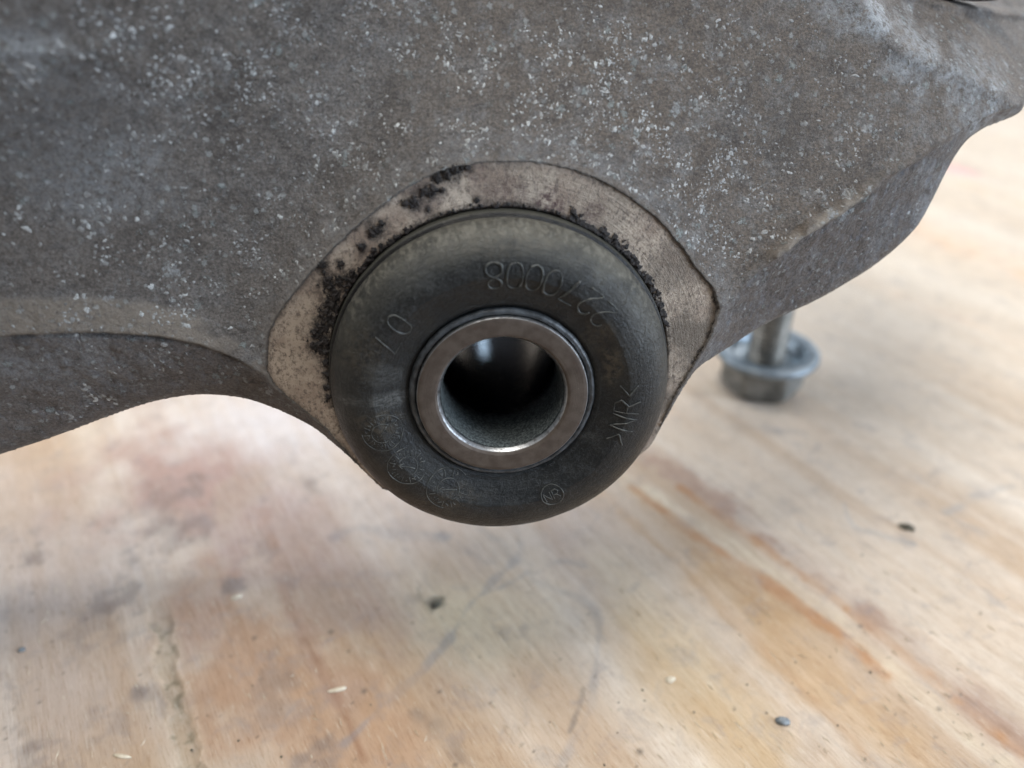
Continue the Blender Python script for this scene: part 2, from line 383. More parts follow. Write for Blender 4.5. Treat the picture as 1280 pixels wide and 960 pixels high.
def wood_material():
    m, nt, bs = new_mat('stained_plywood'); N = NT(nt)
    rot = nt.nodes.new('ShaderNodeVectorRotate'); rot.rotation_type = 'Z_AXIS'; rot.inputs['Angle'].default_value = GA
    nt.links.new(N.co, rot.inputs['Vector'])
    st = nt.nodes.new('ShaderNodeVectorMath'); st.operation = 'MULTIPLY'; st.inputs[1].default_value = (1.0, 0.07, 1.0); nt.links.new(rot.outputs[0], st.inputs[0])
    g = st.outputs[0]
    c = N.attr('paint', 'Color')
    fine = N.noise(3.0, 7, 0.8, 0.3, co=g); med = N.noise(0.33, 5, 0.6, 0.5, co=g)
    c = N.mix(N.ramp(med, 0.35, 0.7, 0, 0.4), c, N.mix(1.0, c, (0.88, 0.79, 0.68), 'MULTIPLY'))
    c = N.mix(N.ramp(fine, 0.49, 0.65, 0.0, 0.72), c, N.mix(1.0, c, (0.66, 0.56, 0.46), 'MULTIPLY'))
    c = N.mix(N.ramp(N.noise(2.6, 4, 0.6, 0.2, co=g), 0.60, 0.72, 0, 0.5), c, (0.75, 0.69, 0.58))
    blotch = N.noise(0.12, 7, 0.68, 0.5); c = N.mix(N.ramp(blotch, 0.50, 0.72, 0, 0.42), c, (0.29, 0.255, 0.25))
    speck = N.ramp(N.noise(1.3, 3, 0.6), 0.71, 0.78); c = N.mix(N.math('MULTIPLY', speck, 0.6), c, (0.13, 0.11, 0.10))
    nt.links.new(c, bs.inputs['Base Color'])
    nt.links.new(N.ramp(N.noise(0.2, 5, 0.6), 0.3, 0.7, 0.52, 0.68), bs.inputs['Roughness']); bs.inputs['Specular IOR Level'].default_value = 0.35
    nt.links.new(N.bump(N.math('ADD', fine, N.math('MULTIPLY', med, 0.6)), 0.55, 1.0), bs.inputs['Normal']); return m

GRAIN = np.array([-0.53, 0.85]); GRAIN /= np.linalg.norm(GRAIN)
GA = math.pi / 2 - math.atan2(GRAIN[1], GRAIN[0])            # turns the grain direction onto +Y
MAT_CAST = cast_material(); MAT_RING = ring_material(); MAT_CRUST = crust_material(); MAT_RUB = rubber_material(); MAT_SLV = sleeve_material(); MAT_WOOD = wood_material()
MAT_LET = simple('moulded_rubber_lettering', (0.022, 0.024, 0.023), (0.085, 0.09, 0.085), 0.9, 0.40, 0, 0.05)
MAT_LIP = simple('rubber_lip', (0.022, 0.024, 0.026), (0.085, 0.095, 0.105), 0.5, 0.38, 0, 0.12)
MAT_GRIME = simple('black_grime', (0.006, 0.005, 0.005), (0.026, 0.018, 0.016), 1.5, 0.6, 0, 0.35)
MAT_ZINC = simple('dull_zinc_plate', (0.14, 0.175, 0.205), (0.26, 0.30, 0.33), 0.25, 0.42, 0.55, 0.1)
MAT_HEAD = simple('stained_bolt_head', (0.11, 0.112, 0.105), (0.26, 0.26, 0.245), 0.16, 0.5, 0.35, 0.15)
MAT_SHANK = simple('threaded_steel', (0.13, 0.125, 0.11), (0.27, 0.255, 0.225), 0.3, 0.45, 0.5, 0.05)

# ------------------------------------------------------------------ the plywood table top
def table():
    def axis(lo, hi, c0, c1, step, grow):
        a = list(np.arange(c0, c1, step)); s = step; x = c1
        while x < hi: a.append(x); s *= grow; x += s
        a.append(hi); s = step; x = c0 - step; b = []
        while x > lo: b.append(x); s *= grow; x -= s
        b.append(lo); return np.array(b[::-1] + a)
    xs = axis(-900, 1100, -150, 190, 0.55, 1.05); ys = axis(-20, 1500, 82, 330, 0.55, 1.04)
    X, Y = np.meshgrid(xs, ys)
    t = X * GRAIN[1] - Y * GRAIN[0]; s = X * GRAIN[0] + Y * GRAIN[1]      # across, along
    tw = t + 2.5 * fbm(t, s * 0.25, 0.03, 3, 5)
    col = np.empty(X.shape + (3,)); col[:] = (0.56, 0.48, 0.385)
    def lay(mask, c, a=1.0):
        m = np.clip(mask * a, 0, 1)[..., None]; col[:] = col * (1 - m) + np.array(c) * m
    band = fbm(tw, s * 0.06, 0.045, 4, 11)
    lay(sstep(0.0, 0.55, band), (0.43, 0.30, 0.185), 0.75)
    lay(sstep(0.05, 0.6, -band), (0.66, 0.60, 0.51), 0.8)
    lay(sstep(0.15, 0.6, fbm(tw, s * 0.05, 0.16, 3, 21)), (0.40, 0.27, 0.16), 0.45)
    def P(px, py): return np.array(on_table(px, py))
    def blob(px, py, rx, ry, c, a, soft=0.6, nz=0.5, f=0.08, seed=1):
        """rx, ry: half sizes in mm across and along the grain"""
        q = P(px, py); dt = (X - q[0]) * GRAIN[1] - (Y - q[1]) * GRAIN[0]; ds = (X - q[0]) * GRAIN[0] + (Y - q[1]) * GRAIN[1]
        d = np.sqrt((dt / rx) ** 2 + (ds / ry) ** 2) + nz * fbm(X, Y, f, 4, seed * 7)
        lay(1 - sstep(1 - soft, 1.0 + soft * 0.4, d), c, a)
    def line(pts, wmm, c, a, nz=0.6, seed=3, soft=1.0, f=0.15):
        L = spline([P(*p) for p in pts], 6)
        d = seg_dist(X, Y, L) + wmm * nz * fbm(X, Y, f, 4, seed * 5)
        lay((1 - sstep(wmm * max(0, 1 - soft * 0.9), wmm * 1.25, d)) * (0.35 + 0.65 * sstep(-0.35, 0.3, fbm(X, Y, 0.12, 4, seed + 40))), c, a)
    # paler whitish-grey tone over the sheet further back, left and right
    lay(sstep(150, 330, Y + 30 * fbm(X, Y, 0.02, 3, 8)), (0.56, 0.53, 0.475), 0.45)
    lay(sstep(60, 260, X + 0.45 * (Y - 200)), (0.60, 0.55, 0.45), 0.4)
    blob(60, 720, 38, 60, (0.52, 0.485, 0.47), 0.6, 0.8, 0.5, 0.03, 4)
    blob(320, 540, 45, 50, (0.58, 0.575, 0.60), 0.7, 0.9, 0.4, 0.03, 14)
    # reddish brown and pink staining on the left
    blob(215, 610, 22, 44, (0.37, 0.25, 0.215), 0.85, 0.85, 0.9, 0.06, 5)
    blob(330, 640, 18, 38, (0.39, 0.29, 0.26), 0.65, 0.7, 0.7, 0.06, 6)
    blob(250, 760, 9, 22, (0.36, 0.225, 0.16), 0.6, 0.7, 0.8, 0.09, 7)
    blob(310, 850, 14, 30, (0.41, 0.255, 0.155), 0.8, 0.95, 0.9, 0.08, 8)
    blob(430, 900, 13, 30, (0.40, 0.245, 0.14), 0.75, 0.7, 0.6, 0.08, 9)
    blob(420, 720, 13, 40, (0.38, 0.29, 0.24), 0.6, 0.8, 0.8, 0.08, 12)
    for (px, py, r, a) in ((245, 605, 4, .6), (212, 620, 4.5, .5), (250, 655, 5, .55), (180, 640, 6, .35), (210, 665, 5, .4), (165, 692, 3.5, .6), (150, 750, 4.5, .55),
                           (110, 790, 4.5, .35), (125, 745, 3, .35), (42, 694, 2.2, .7), (390, 607, 3.5, .55), (290, 730, 2.5, .7), (335, 680, 3, .4), (118, 650, 2.5, .75), (190, 865, 3, .5),
                           (215, 875, 3.2, .45), (175, 860, 1.6, .7), (25, 955, 6, .7), (405, 955, 5, .65), (345, 870, 5, .4), (135, 905, 4, .35)):
        blob(px, py, r, r * 1.6, (0.20, 0.175, 0.165), a * 0.85, 0.9, 1.5, 0.25, int(px))
    blob(300, 610, 14, 10, (0.42, 0.34, 0.27), 0.5, 0.7, 0.9, 0.1, 31)
    # pale diamond where the sheet stayed clean in front of the bushing
    blob(610, 770, 17, 20, (0.64, 0.55, 0.41), 0.85, 0.7, 0.5, 0.06, 15)
    blob(560, 770, 12, 14, (0.60, 0.52, 0.36), 0.6, 0.8, 0.5, 0.06, 16)
    blob(520, 650, 28, 26, (0.53, 0.48, 0.45), 0.65, 0.8, 0.5, 0.05, 17)
    blob(700, 640, 18, 24, (0.50, 0.43, 0.39), 0.5, 0.8, 0.5, 0.05, 18)
    blob(760, 740, 8, 26, (0.45, 0.37, 0.32), 0.5, 0.8, 0.6, 0.08, 19)
    # warm yellow lower right
    blob(980, 800, 12, 40, (0.47, 0.31, 0.155), 0.7, 0.8, 0.7, 0.06, 20)
    blob(900, 900, 14, 34, (0.50, 0.36, 0.19), 0.65, 0.8, 0.6, 0.06, 22)
    blob(840, 800, 8, 40, (0.62, 0.53, 0.38), 0.5, 0.8, 0.6, 0.06, 23)
    blob(1200, 800, 30, 60, (0.60, 0.52, 0.42), 0.5, 0.8, 0.5, 0.04, 24)
    # brown heartwood streaks running with the grain
    line([(700, 500), (850, 592), (960, 672), (1080, 760), (1200, 862), (1300, 945)], 6.0, (0.36, 0.25, 0.19), 0.85, 0.6, 5)
    line([(850, 610), (960, 688), (1080, 778), (1180, 862), (1300, 960)], 2.2, (0.44, 0.235, 0.10), 1.0, 0.4, 6)
    line([(760, 590), (900, 672), (1030, 765), (1120, 842), (1250, 950)], 3.4, (0.64, 0.57, 0.44), 0.9, 0.5, 7)
    line([(790, 610), (850, 655), (960, 730), (1060, 802), (1110, 845)], 2.4, (0.44, 0.25, 0.125), 0.95, 0.6, 8)
    line([(740, 610), (830, 690), (930, 790), (1040, 900), (1090, 960)], 1.8, (0.45, 0.29, 0.16), 0.5, 0.8, 9)
    line([(1100, 265), (1180, 300), (1300, 345)], 16, (0.58, 0.43, 0.30), 0.8, 0.3, 10)
    line([(1020, 330), (1150, 380), (1300, 440)], 6, (0.58, 0.46, 0.35), 0.45, 0.3, 12)
    line([(1150, 215), (1300, 262)], 12, (0.58, 0.47, 0.34), 0.5, 0.3, 13)
    line([(380, 800), (420, 870), (455, 950)], 1.1, (0.30, 0.17, 0.10), 0.7, 0.7, 14)
    line([(330, 640), (365, 760), (420, 880)], 2.5, (0.36, 0.24, 0.18), 0.6, 0.8, 15)
    line([(425, 790), (470, 870), (500, 960)], 1.6, (0.42, 0.28, 0.17), 0.6, 0.8, 16)
    line([(520, 890), (590, 960)], 2.4, (0.24, 0.19, 0.15), 0.6, 0.8, 17)
    # grey-blue marker scribbles
    ink = (0.22, 0.235, 0.265)
    line([(640, 640), (650, 690), (620, 725), (585, 760), (560, 800), (520, 845), (480, 880), (455, 905), (430, 930)], 1.15, ink, 0.42, 1.3, 21, 1.4)
    line([(730, 708), (700, 702), (672, 716), (665, 724), (700, 738), (730, 752), (748, 775), (745, 830), (738, 880), (715, 930), (700, 958)], 1.2, ink, 0.34, 1.3, 22, 1.4)
    line([(730, 862), (722, 890), (712, 915)], 0.8, (0.15, 0.14, 0.13), 0.8, 0.8, 23)
    line([(420, 672), (450, 660), (500, 668), (560, 672)], 2.2, ink, 0.55, 0.8, 24)
    line([(600, 660), (625, 680), (640, 700)], 1.5, ink, 0.5, 0.8, 25)
    line([(600, 745), (640, 728), (660, 716)], 1.0, ink, 0.45, 0.9, 26)
    line([(915, 528), (960, 536), (1005, 542)], 2.0, (0.30, 0.29, 0.29), 0.6, 0.8, 27)
    line([(1088, 665), (1110, 672), (1142, 680)], 1.8, (0.27, 0.29, 0.31), 0.9, 0.6, 28)
    line([(1055, 630), (1065, 655), (1090, 668)], 1.0, (0.40, 0.39, 0.38), 0.6, 0.8, 29)
    line([(1185, 640), (1215, 625), (1245, 612), (1265, 608)], 2.2, (0.36, 0.35, 0.34), 0.65, 0.9, 30)
    line([(1195, 650), (1230, 665)], 2.0, (0.36, 0.35, 0.34), 0.5, 0.9, 31)
    blob(1198, 213, 8, 14, (0.72, 0.36, 0.38), 0.7, 0.8, 0.3, 0.05, 32)
    blob(1213, 212, 3, 6, (0.25, 0.22, 0.22), 0.7, 0.8, 0.3, 0.05, 33)
    blob(545, 755, 2.6, 2.2, (0.10, 0.095, 0.07), 0.8, 0.9, 1.0, 0.5, 34)
    line([(523, 735), (528, 750), (545, 758)], 0.7, (0.13, 0.12, 0.09), 0.8, 0.9, 35, 1, 0.5)
    # the torn strip of veneer on the left
    L = spline([P(*p) for p in ((196, 700), (200, 760), (207, 815), (216, 860), (226, 905), (243, 975))], 6)
    dl = seg_dist(X, Y, L) + 2.2 * fbm(X, Y, 0.22, 5, 70)
    endm = sstep(P(0, 740)[1], P(0, 800)[1], Y)
    wid = 1.8
    tear = (1 - sstep(wid - 0.35, wid + 0.25, dl)) * np.clip(endm, 0, 1)
    lay(tear, (0.47, 0.415, 0.32), 0.55)
    lay(tear * sstep(0.0, 0.5, fbm(X, Y, 0.5, 4, 71)), (0.20, 0.18, 0.12), 0.7)
    rim = (1 - sstep(0.15, 0.8, np.abs(dl - wid - 0.35))) * np.clip(endm, 0, 1)
    lay(rim, (0.62, 0.52, 0.39), 0.45)
    Z = -0.75 * tear + 0.5 * tear * fbm(X, Y, 0.45, 4, 72) + 0.28 * rim * (0.5 + fbm(X, Y, 0.3, 3, 73))
    Z = Z + 0.10 * fbm(tw * 2.4, s * 0.12, 0.5, 3, 74) + 0.35 * fbm(X, Y, 0.012, 3, 75)
    # small pin-pricks of dirt
    for i in range(70):
        px = rng.uniform(0, 1280); py = rng.uniform(760, 960); q = P(px, py); r = rng.uniform(0.12, 0.30) * (2.0 if i % 9 == 0 else 1)
        j0, j1 = np.searchsorted(xs, [q[0] - 2, q[0] + 2]); i0, i1 = np.searchsorted(ys, [q[1] - 2, q[1] + 2])
        sub = (slice(i0, i1), slice(j0, j1)); m = np.clip(1.2 - np.hypot(X[sub] - q[0], Y[sub] - q[1]) / (r * 1.6), 0, 1)[..., None]
        col[sub] = col[sub] * (1 - m * .8) + np.array((0.09, 0.075, 0.06)) * m * .8
    col *= (1 + 0.07 * fbm(X, Y, 0.25, 3, 90))[..., None]
    col *= np.array((1.13, 1.10, 1.11))
    n, m_ = X.shape; idx = np.arange(n * m_).reshape(n, m_)
    V = np.stack([X, Y, Z], -1).reshape(-1, 3)
    F = np.stack([idx[:-1, :-1], idx[:-1, 1:], idx[1:, 1:], idx[1:, :-1]], -1).reshape(-1, 4)
    # sides and underside: a 15 mm sheet
    loop = np.concatenate([idx[0, :], idx[1:, -1], idx[-1, -2::-1], idx[-2:0:-1, 0]])
    low = V[loop].copy(); low[:, 2] = -15; o = len(V); k = len(loop)
    V = np.vstack([V, low]); a = np.arange(k); b = (a + 1) % k
    F = np.vstack([F, np.stack([loop[b], loop[a], o + a, o + b], -1)])
    cc = np.vstack([col.reshape(-1, 3), col.reshape(-1, 3)[loop] * 0.8])
    o_ = mesh_obj('plywood_table_top', V, F, MAT_WOOD, attr={'paint': cc}); o_['kind'] = 'structure'
    return o_
table()

# ------------------------------------------------------------------ the casting
def ring_outline():
    px = [(334, 440), (337, 415), (350, 390), (375, 358), (404, 325), (440, 289), (480, 256), (520, 228), (560, 210), (605, 203), (650, 202), (700, 208), (750, 226), (807, 262),
          (850, 306), (870, 336), (890, 360), (897, 385), (889, 415), (876, 440), (858, 470), (842, 497), (830, 522), (820, 546), (813, 557)]
    left = [(478, 610), (452, 585), (432, 562), (408, 535), (385, 516), (365, 500), (345, 482), (334, 463)]
    uv = [on_plane(x, y, -3.0) for x, y in px + left]
    th = np.array([math.atan2(v, u) for u, v in uv]); r = np.array([math.hypot(u, v) for u, v in uv])
    for a in np.radians(np.linspace(-50, -128, 10)): th = np.r_[th, a]; r = np.r_[r, 31.2]
    o = np.argsort(th); th, r = th[o], r[o]
    th3 = np.r_[th - 2 * np.pi, th, th + 2 * np.pi]; r3 = np.r_[r, r, r]
    return lambda t: np.maximum(np.interp(t, th3, r3), 31.0)
ROUT = ring_outline()
R_IN = 30.72

CREST_L = [(-260, 470, 2), (-120, 440, 1), (0, 418, 0), (80, 416, -0.5), (150, 416, -1.2), (200, 420, -1.6), (250, 431, -2.0), (300, 450, -2.5), (334, 468, -3)]
CREST_R = [(896, 388, -3.2), (930, 352, -4), (960, 326, -4.9), (1010, 290, -6.7), (1075, 247, -9.5), (1120, 214, -12.2), (1160, 186, -15.6), (1215, 155, -20.5), (1280, 128, -27), (1400, 60, -38), (1560, -30, -50)]
UP_PTS = CREST_L + CREST_R + [
    (-250, -100, 9), (-250, 200, 5), (0, -60, 5), (0, 60, 4.6), (0, 110, 3.0), (0, 170, 1.2), (0, 240, 0.6), (0, 320, 0.3), (120, 0, 0), (120, 130, -1.0), (120, 200, -2.2), (120, 300, -1.5),
    (220, 0, -5), (220, 150, -4.5), (220, 260, -4.5), (230, 350, -3.5), (350, 0, -10), (350, 120, -9), (350, 230, -7.5), (330, 330, -6), (480, 0, -15), (480, 120, -12), (430, 230, -7.5),
    (620, -60, -20), (620, 0, -17.5), (620, 100, -12), (620, 170, -8), (780, 0, -20), (780, 130, -13), (780, 200, -9), (900, 0, -21.5), (900, 150, -14), (880, 250, -9.5), (950, 250, -11),
    (1000, 0, -23), (1000, 120, -17.5), (1000, 220, -12.5), (1060, 160, -16), (1100, 40, -22), (1100, 110, -19), (1170, 110, -21.5), (1220, 110, -24)]
LOW_PTS = CREST_L + CREST_R + [(-250, 700, -10), (0, 500, -4), (0, 570, -9), (80, 540, -8.5), (150, 460, -4), (150, 515, -8.5), (250, 470, -4.8), (250, 495, -8), (340, 510, -7.5),
    (885, 440, -8), (950, 410, -12.5), (960, 360, -9), (1010, 385, -14.5), (1050, 310, -13), (1100, 330, -18), (1110, 270, -16), (1150, 285, -20.5), (1170, 220, -20.5), (1205, 185, -25), (1240, 158, -28), (1290, 134, -31), (1400, 120, -45)]

def casting():
    up = tps(UP_PTS); lo = tps(LOW_PTS)
    crest = np.array([on_plane(*p) for p in CREST_L + CREST_R])
    # outer outline
    OUT = [(-330, 640, -9), (-160, 620, -9), (-60, 594, -9), (0, 574, -8.5), (60, 554, -8.5), (120, 531, -8.5), (180, 511, -8), (225, 501, -8), (262, 498, -7.8), (300, 500, -7.5), (340, 511, -7), (370, 524, -6),
           (400, 540, -5), (427, 562, -4), (449, 583, -3.6), (478, 611, -3.4)]
    OUTR = [(815, 549, -3.6), (821, 541, -3.7), (831, 523, -4), (844, 498, -4.6), (858, 473, -5), (872, 455, -6), (890, 443, -8), (920, 429, -10), (960, 409, -12.5), (1010, 386, -14.5), (1060, 359, -16.5),
            (1108, 327, -18.5), (1148, 289, -20.5), (1170, 255, -22), (1186, 222, -23.5), (1200, 193, -25), (1212, 176, -26), (1236, 163, -27.5), (1262, 152, -29), (1285, 136, -31), (1330, 110, -36), (1450, 60, -46)]
    left = [on_plane(*p) for p in OUT]; right = [on_plane(*p) for p in OUTR]
    off = 0.35                                                             # the rounding eats a little
    arc = [(31.0 * math.cos(a), 31.0 * math.sin(a)) for a in np.radians(np.linspace(-118, -62, 10))]
    mid = list(spline(left, 6)) + arc + list(spline(right, 6))
    vt = 105.0
    # beyond the picture the arm runs down to a foot that stands on the table
    tz = lambda u, w: (0 - B[2] - u * E1[2] - w * AX[2]) / E2[2]
    u0 = left[0][0]
    foot = [(u0 - 28, tz(u0 - 28, -10) + 0.3), (u0 - 4, tz(u0 - 4, -10) + 0.3), (u0, left[0][1] - 18)]
    poly = [(right[-1][0] + 12, vt), (u0 - 32, vt)] + foot + mid
    poly = np.array([tuple(p) for p in poly])
    h = 0.36
    us = np.arange(u0 - 34, right[-1][0] + 14, h); vs = np.arange(poly[:, 1].min() - 1, vt + 1, h)
    # coarser beyond what the picture shows
    uL, uR = on_plane(0, 300, 0)[0] - 4, on_plane(1280, 100, -28)[0] + 6; vB = on_plane(0, 620, -8)[1] - 2
    us = np.r_[np.arange(u0 - 34, uL, 1.4), np.arange(uL, uR, h), np.arange(uR, right[-1][0] + 14, 1.4)]
    vs = np.r_[np.arange(poly[:, 1].min() - 1, vB, 1.4), np.arange(vB, vt + 1, h)]
    U, V = np.meshgrid(us, vs)
    D = seg_dist(U, V, poly, True); D = np.where(inside(U, V, poly), -D, D)
    # coarse evaluation of the smooth surfaces, then bilinear to the fine grid
    cu = np.linspace(us[0], us[-1], 320); cv = np.linspace(vs[0], vs[-1], 240); CU, CV = np.meshgrid(cu, cv)
    A1, A2 = up(CU, CV), lo(CU, CV)
    def bil(A):
        x = (U - cu[0]) / (cu[1] - cu[0]); y = (V - cv[0]) / (cv[1] - cv[0])
        i = np.clip(x.astype(int), 0, len(cu) - 2); j = np.clip(y.astype(int), 0, len(cv) - 2); fx, fy = x - i, y - j
        return (A[j, i] * (1 - fx) + A[j, i + 1] * fx) * (1 - fy) + (A[j + 1, i] * (1 - fx) + A[j + 1, i + 1] * fx) * fy
    Fu, Fl = bil(A1), bil(A2)
    vc = np.interp(us, crest[:, 0], crest[:, 1])[None, :] + 0.35 * fbm(U, 0 * V, 0.18, 3, 31)
    d = V - vc
    F = Fl + (Fu - Fl) * sstep(-0.3, 0.4, d)
    # trimmed parting line: a flat light band with a crisp lower lip on the left, a rough bead on the right
    uA = on_plane(0, 420, -1)[0]; uB = on_plane(334, 440, -3)[0]
    bandh = np.interp(us, [uA, on_plane(150, 400, -1)[0], on_plane(250, 400, -2)[0], uB], [6.2, 6.0, 5.0, 2.0])[None, :]
    lm = 1 - sstep(uB - 2, uB + 1, U)
    band = sstep(-0.25, 0.15, d) * (1 - sstep(bandh - 0.6, bandh + 0.6, d + 0.5 * fbm(U, V, 0.2, 3, 33))) * lm
    F = F + band * (0.55 + 0.2 * fbm(U, V, 0.3, 3, 34)) - 0.55 * np.exp(-((d + 0.45) / 0.45) ** 2) * lm * (0.5 + 0.8 * sstep(-.3, .4, fbm(U, V * 0, 0.12, 2, 35)))
    uC, uD, uE, uF_ = [on_plane(*p)[0] for p in ((905, 380, -4), (955, 330, -6), (1075, 250, -11), (1200, 160, -20))]
    rm = sstep(uC, uD, U) * (1 - sstep(uE + 8, uF_, U)); rm2 = sstep(uD - .5, uD + .6, U) * (1 - sstep(uE - 8, uE + 8, U))
    bead = np.exp(-((d - 0.4) / 1.1) ** 4)
    F = F + bead * (0.75 * rm + 0.6 * rm2) * (0.75 + 0.6 * fbm(U, V, 0.5, 3, 36)) - 0.5 * np.exp(-((d + 1.5) / 0.7) ** 2) * rm * (0.6 + 0.6 * fbm(U, V, 0.2, 3, 37))
    # the boss round the bushing
    TH = np.arctan2(V, U); Rr = np.hypot(U, V); RO = ROUT(TH) + 0.12 * fbm(TH * 33, 0 * TH, 0.9, 3, 38)
    dR = Rr - RO
    Fb = -2.55 - 0.75 * np.maximum(dR, 0)
    F = np.where(dR < 45, smax(F, Fb, 3.5) - 0.0, F)
    F = smin(F, -2.5 + np.maximum(dR, 0) * 0.22 + 0.0 * F, 0.5)
    F = np.where(dR < 30, F, F)
    # shelf at the upper right: beyond the shoulder the metal turns away
    sh = np.array([on_plane(*p) for p in ((1050, -50, -23), (1090, 5, -22.5), (1118, 42, -22), (1155, 66, -22), (1205, 84, -23), (1250, 110, -25.5), (1300, 150, -29), (1360, 200, -34))])
    shc = spline(sh, 8)
    # signed: positive above/right of the shoulder line
    ds = seg_dist(U, V, shc)
    vsh = np.interp(U, shc[:, 0], shc[:, 1]); top = (V > vsh) | (U > shc[-1, 0])
    side = np.where(U < shc[0, 0], -1, np.where(top, 1, -1)) * ds
    # left of the first point nothing; lip after ~ 8 mm
    drop = np.where(side > -2, smax(0 * side, side, 2.5), 0.0)
    xr = sstep(shc[0, 0] - 4, shc[2, 0] + 2, U)
    F = F - xr * (1.15 * drop)
    F = F + xr * 0.9 * np.exp(-((side + 0.8) / 2.0) ** 2)
    lipc = spline([on_plane(*p) for p in ((1120, -12, -36), (1170, 4, -40), (1215, 10, -43), (1285, 18, -48), (1340, 22, -52))], 6)
    dl = seg_dist(U, V, lipc); F = F + 1.8 * np.exp(-(dl / 0.9) ** 2) * (0.8 + 0.4 * fbm(U, V, 0.5, 3, 39))
    vl = np.interp(U, lipc[:, 0], lipc[:, 1]); slot = sstep(0.6, 1.6, V - vl) * sstep(lipc[3, 0], lipc[9, 0], U)
    F = F - 3 * slot
    # casting relief on the left and to the upper right
    q = on_plane(40, 68, 4); F = F + 0.9 * np.exp(-((V - q[1]) / 1.6) ** 2) * (1 - sstep(q[0] + 2, q[0] + 12, U))
    F = F + 0.55 * np.exp(-((V - q[1] + 9) / 5) ** 2) * 0
    # surface relief
    nz = 0.5 * fbm(U, V, 0.05, 3, 50) + 0.22 * fbm(U, V, 0.30, 4, 51) + 0.13 * fbm(U, V, 1.0, 3, 52)
    pit = np.maximum(0, fbm(U, V, 0.7, 3, 53) - 0.32); rough_low = (d < 0) | (rm * (np.abs(d) < 4) > 0.3)
    near = sstep(0.0, 3.0, np.abs(dR))
    # crusts of corrosion, each a small raised crumb
    F = F + nz * (0.35 + 0.65 * near) - pit * 0.7 * (0.35 + 0.65 * rough_low) * near
    F = F + np.where(rough_low, 0.34 * fbm(U, V, 0.40, 4, 54) * near, 0) * (1 - sstep(-5, -1, D))
    calm = 1 - sstep(-4.5, -0.5, D); F = F - (nz * (0.35 + 0.65 * near) - pit * 0.7 * (0.35 + 0.65 * rough_low) * near) * (1 - calm) * 0.75
    # inside the machined outline the metal lies just under the face
    F = np.where(dR < 0, np.minimum(F, -3.7 + 1.1 * sstep(-0.30, 0.0, dR)), F)
    # rounded outer edge
    k = 0.9 + 1.5 * sstep(36, 62, Rr)
    dd = np.clip(k + D, 0, k); F = F - (k - np.sqrt(np.maximum(k * k - dd * dd, 0)))
    thick = 27.0
    # keep cells inside the outline, outside the bore
    hl = h
    def gradsnap(U, V, D):
        gy, gx = np.gradient(D, vs, us); g = np.hypot(gx, gy) + 1e-9; return gx / g, gy / g
    gx, gy = gradsnap(U, V, D)
    keepv = D < 0.45 * hl
    snap = (D > -0.45 * hl) & keepv
    U2 = np.where(snap, U - gx * D, U); V2 = np.where(snap, V - gy * D, V)
    ok = keepv & (Rr > 30.9)
    cell = ok[:-1, :-1] & ok[:-1, 1:] & ok[1:, 1:] & ok[1:, :-1]
    idx = np.arange(U.size).reshape(U.shape)
    quads = np.stack([idx[:-1, :-1][cell], idx[:-1, 1:][cell], idx[1:, 1:][cell], idx[1:, :-1][cell]], -1)
    used = np.unique(quads); remap = np.full(U.size, -1); remap[used] = np.arange(len(used)); quads = remap[quads]
    P = np.stack([U2, V2, F], -1).reshape(-1, 3)[used]
    # boundary edges -> walls
    e = np.vstack([quads[:, [0, 1]], quads[:, [1, 2]], quads[:, [2, 3]], quads[:, [3, 0]]])
    key = np.sort(e, 1); kk = key[:, 0].astype(np.int64) * (len(P) + 1) + key[:, 1]
    _, inv, cnt = np.unique(kk, return_inverse=True, return_counts=True); be = e[cnt[inv] == 1]
    steps = 5; n0 = len(P); Vall = [P]; Fall = [quads]
    bv = np.unique(be); bm = np.full(n0, -1); bm[bv] = np.arange(len(bv))
    prev = bv.copy(); inner = np.hypot(P[bv, 0], P[bv, 1]) < 33
    cnt_v = n0
    for s_ in range(1, steps + 1):
        Q = P[bv].copy(); dz = thick * (s_ / steps); Q[:, 2] -= dz
        nn = 0.25 * fbm(Q[:, 0] + Q[:, 2], Q[:, 1] - Q[:, 2], 0.2, 3, 60); Q[:, 0] += nn * 0; 
        Vall.append(Q); cur = cnt_v + np.arange(len(bv)); cnt_v += len(bv)
        a, b = bm[be[:, 0]], bm[be[:, 1]]
        Fall.append(np.stack([prev[b], prev[a], cur[a], cur[b]], -1)); prev = cur
    # back sheet
    Q = P.copy(); Q[:, 2] -= thick; backmap = cnt_v + np.arange(n0); backmap[bv] = prev
    Vall.append(Q); Fall.append(backmap[quads][:, ::-1])
    VV = np.vstack(Vall); FF = np.vstack(Fall)
    # worn metal and pale chipping; bloom also paints in bluish highlights
    x, y = P[:, 0], P[:, 1]
    def at(A): return A.reshape(-1)[used]
    worn = np.clip(at(band) * 0.75 + at(bead * rm2) * 1.0, 0, 1) * sstep(-0.45, 0.1, fbm(x, y, 0.15, 4, 61))
    worn = np.clip(worn + 0.35 * (1 - sstep(0.2, 1.0, np.abs(at(dR)))) , 0, 1)
    def spot(px, py, w, r, f=0.2): 
        c = on_plane(px, py, w); return 1 - sstep(0.3, 1.0, np.hypot(x - c[0], y - c[1]) / r + 0.5 * fbm(x, y, f, 4, int(px)))
    bloom_glint = spot(1095, 22, -22, 6) + 0.5 * spot(1060, 10, -22, 8) + 0.7 * spot(1150, 70, -22, 9, .4) + 0.45 * spot(1180, 260, -22, 10, .4) + 0.5 * spot(1225, 120, -24, 12, .5)
    bloom_glint = bloom_glint + 0.30 * spot(60, 190, 1, 16) + 0.30 * spot(160, 220, -2, 12) + 0.6 * spot(30, 68, 4, 6) + 0.35 * spot(100, 450, -2, 10, .3) + 0.4 * spot(20, 460, -2, 6, .4)
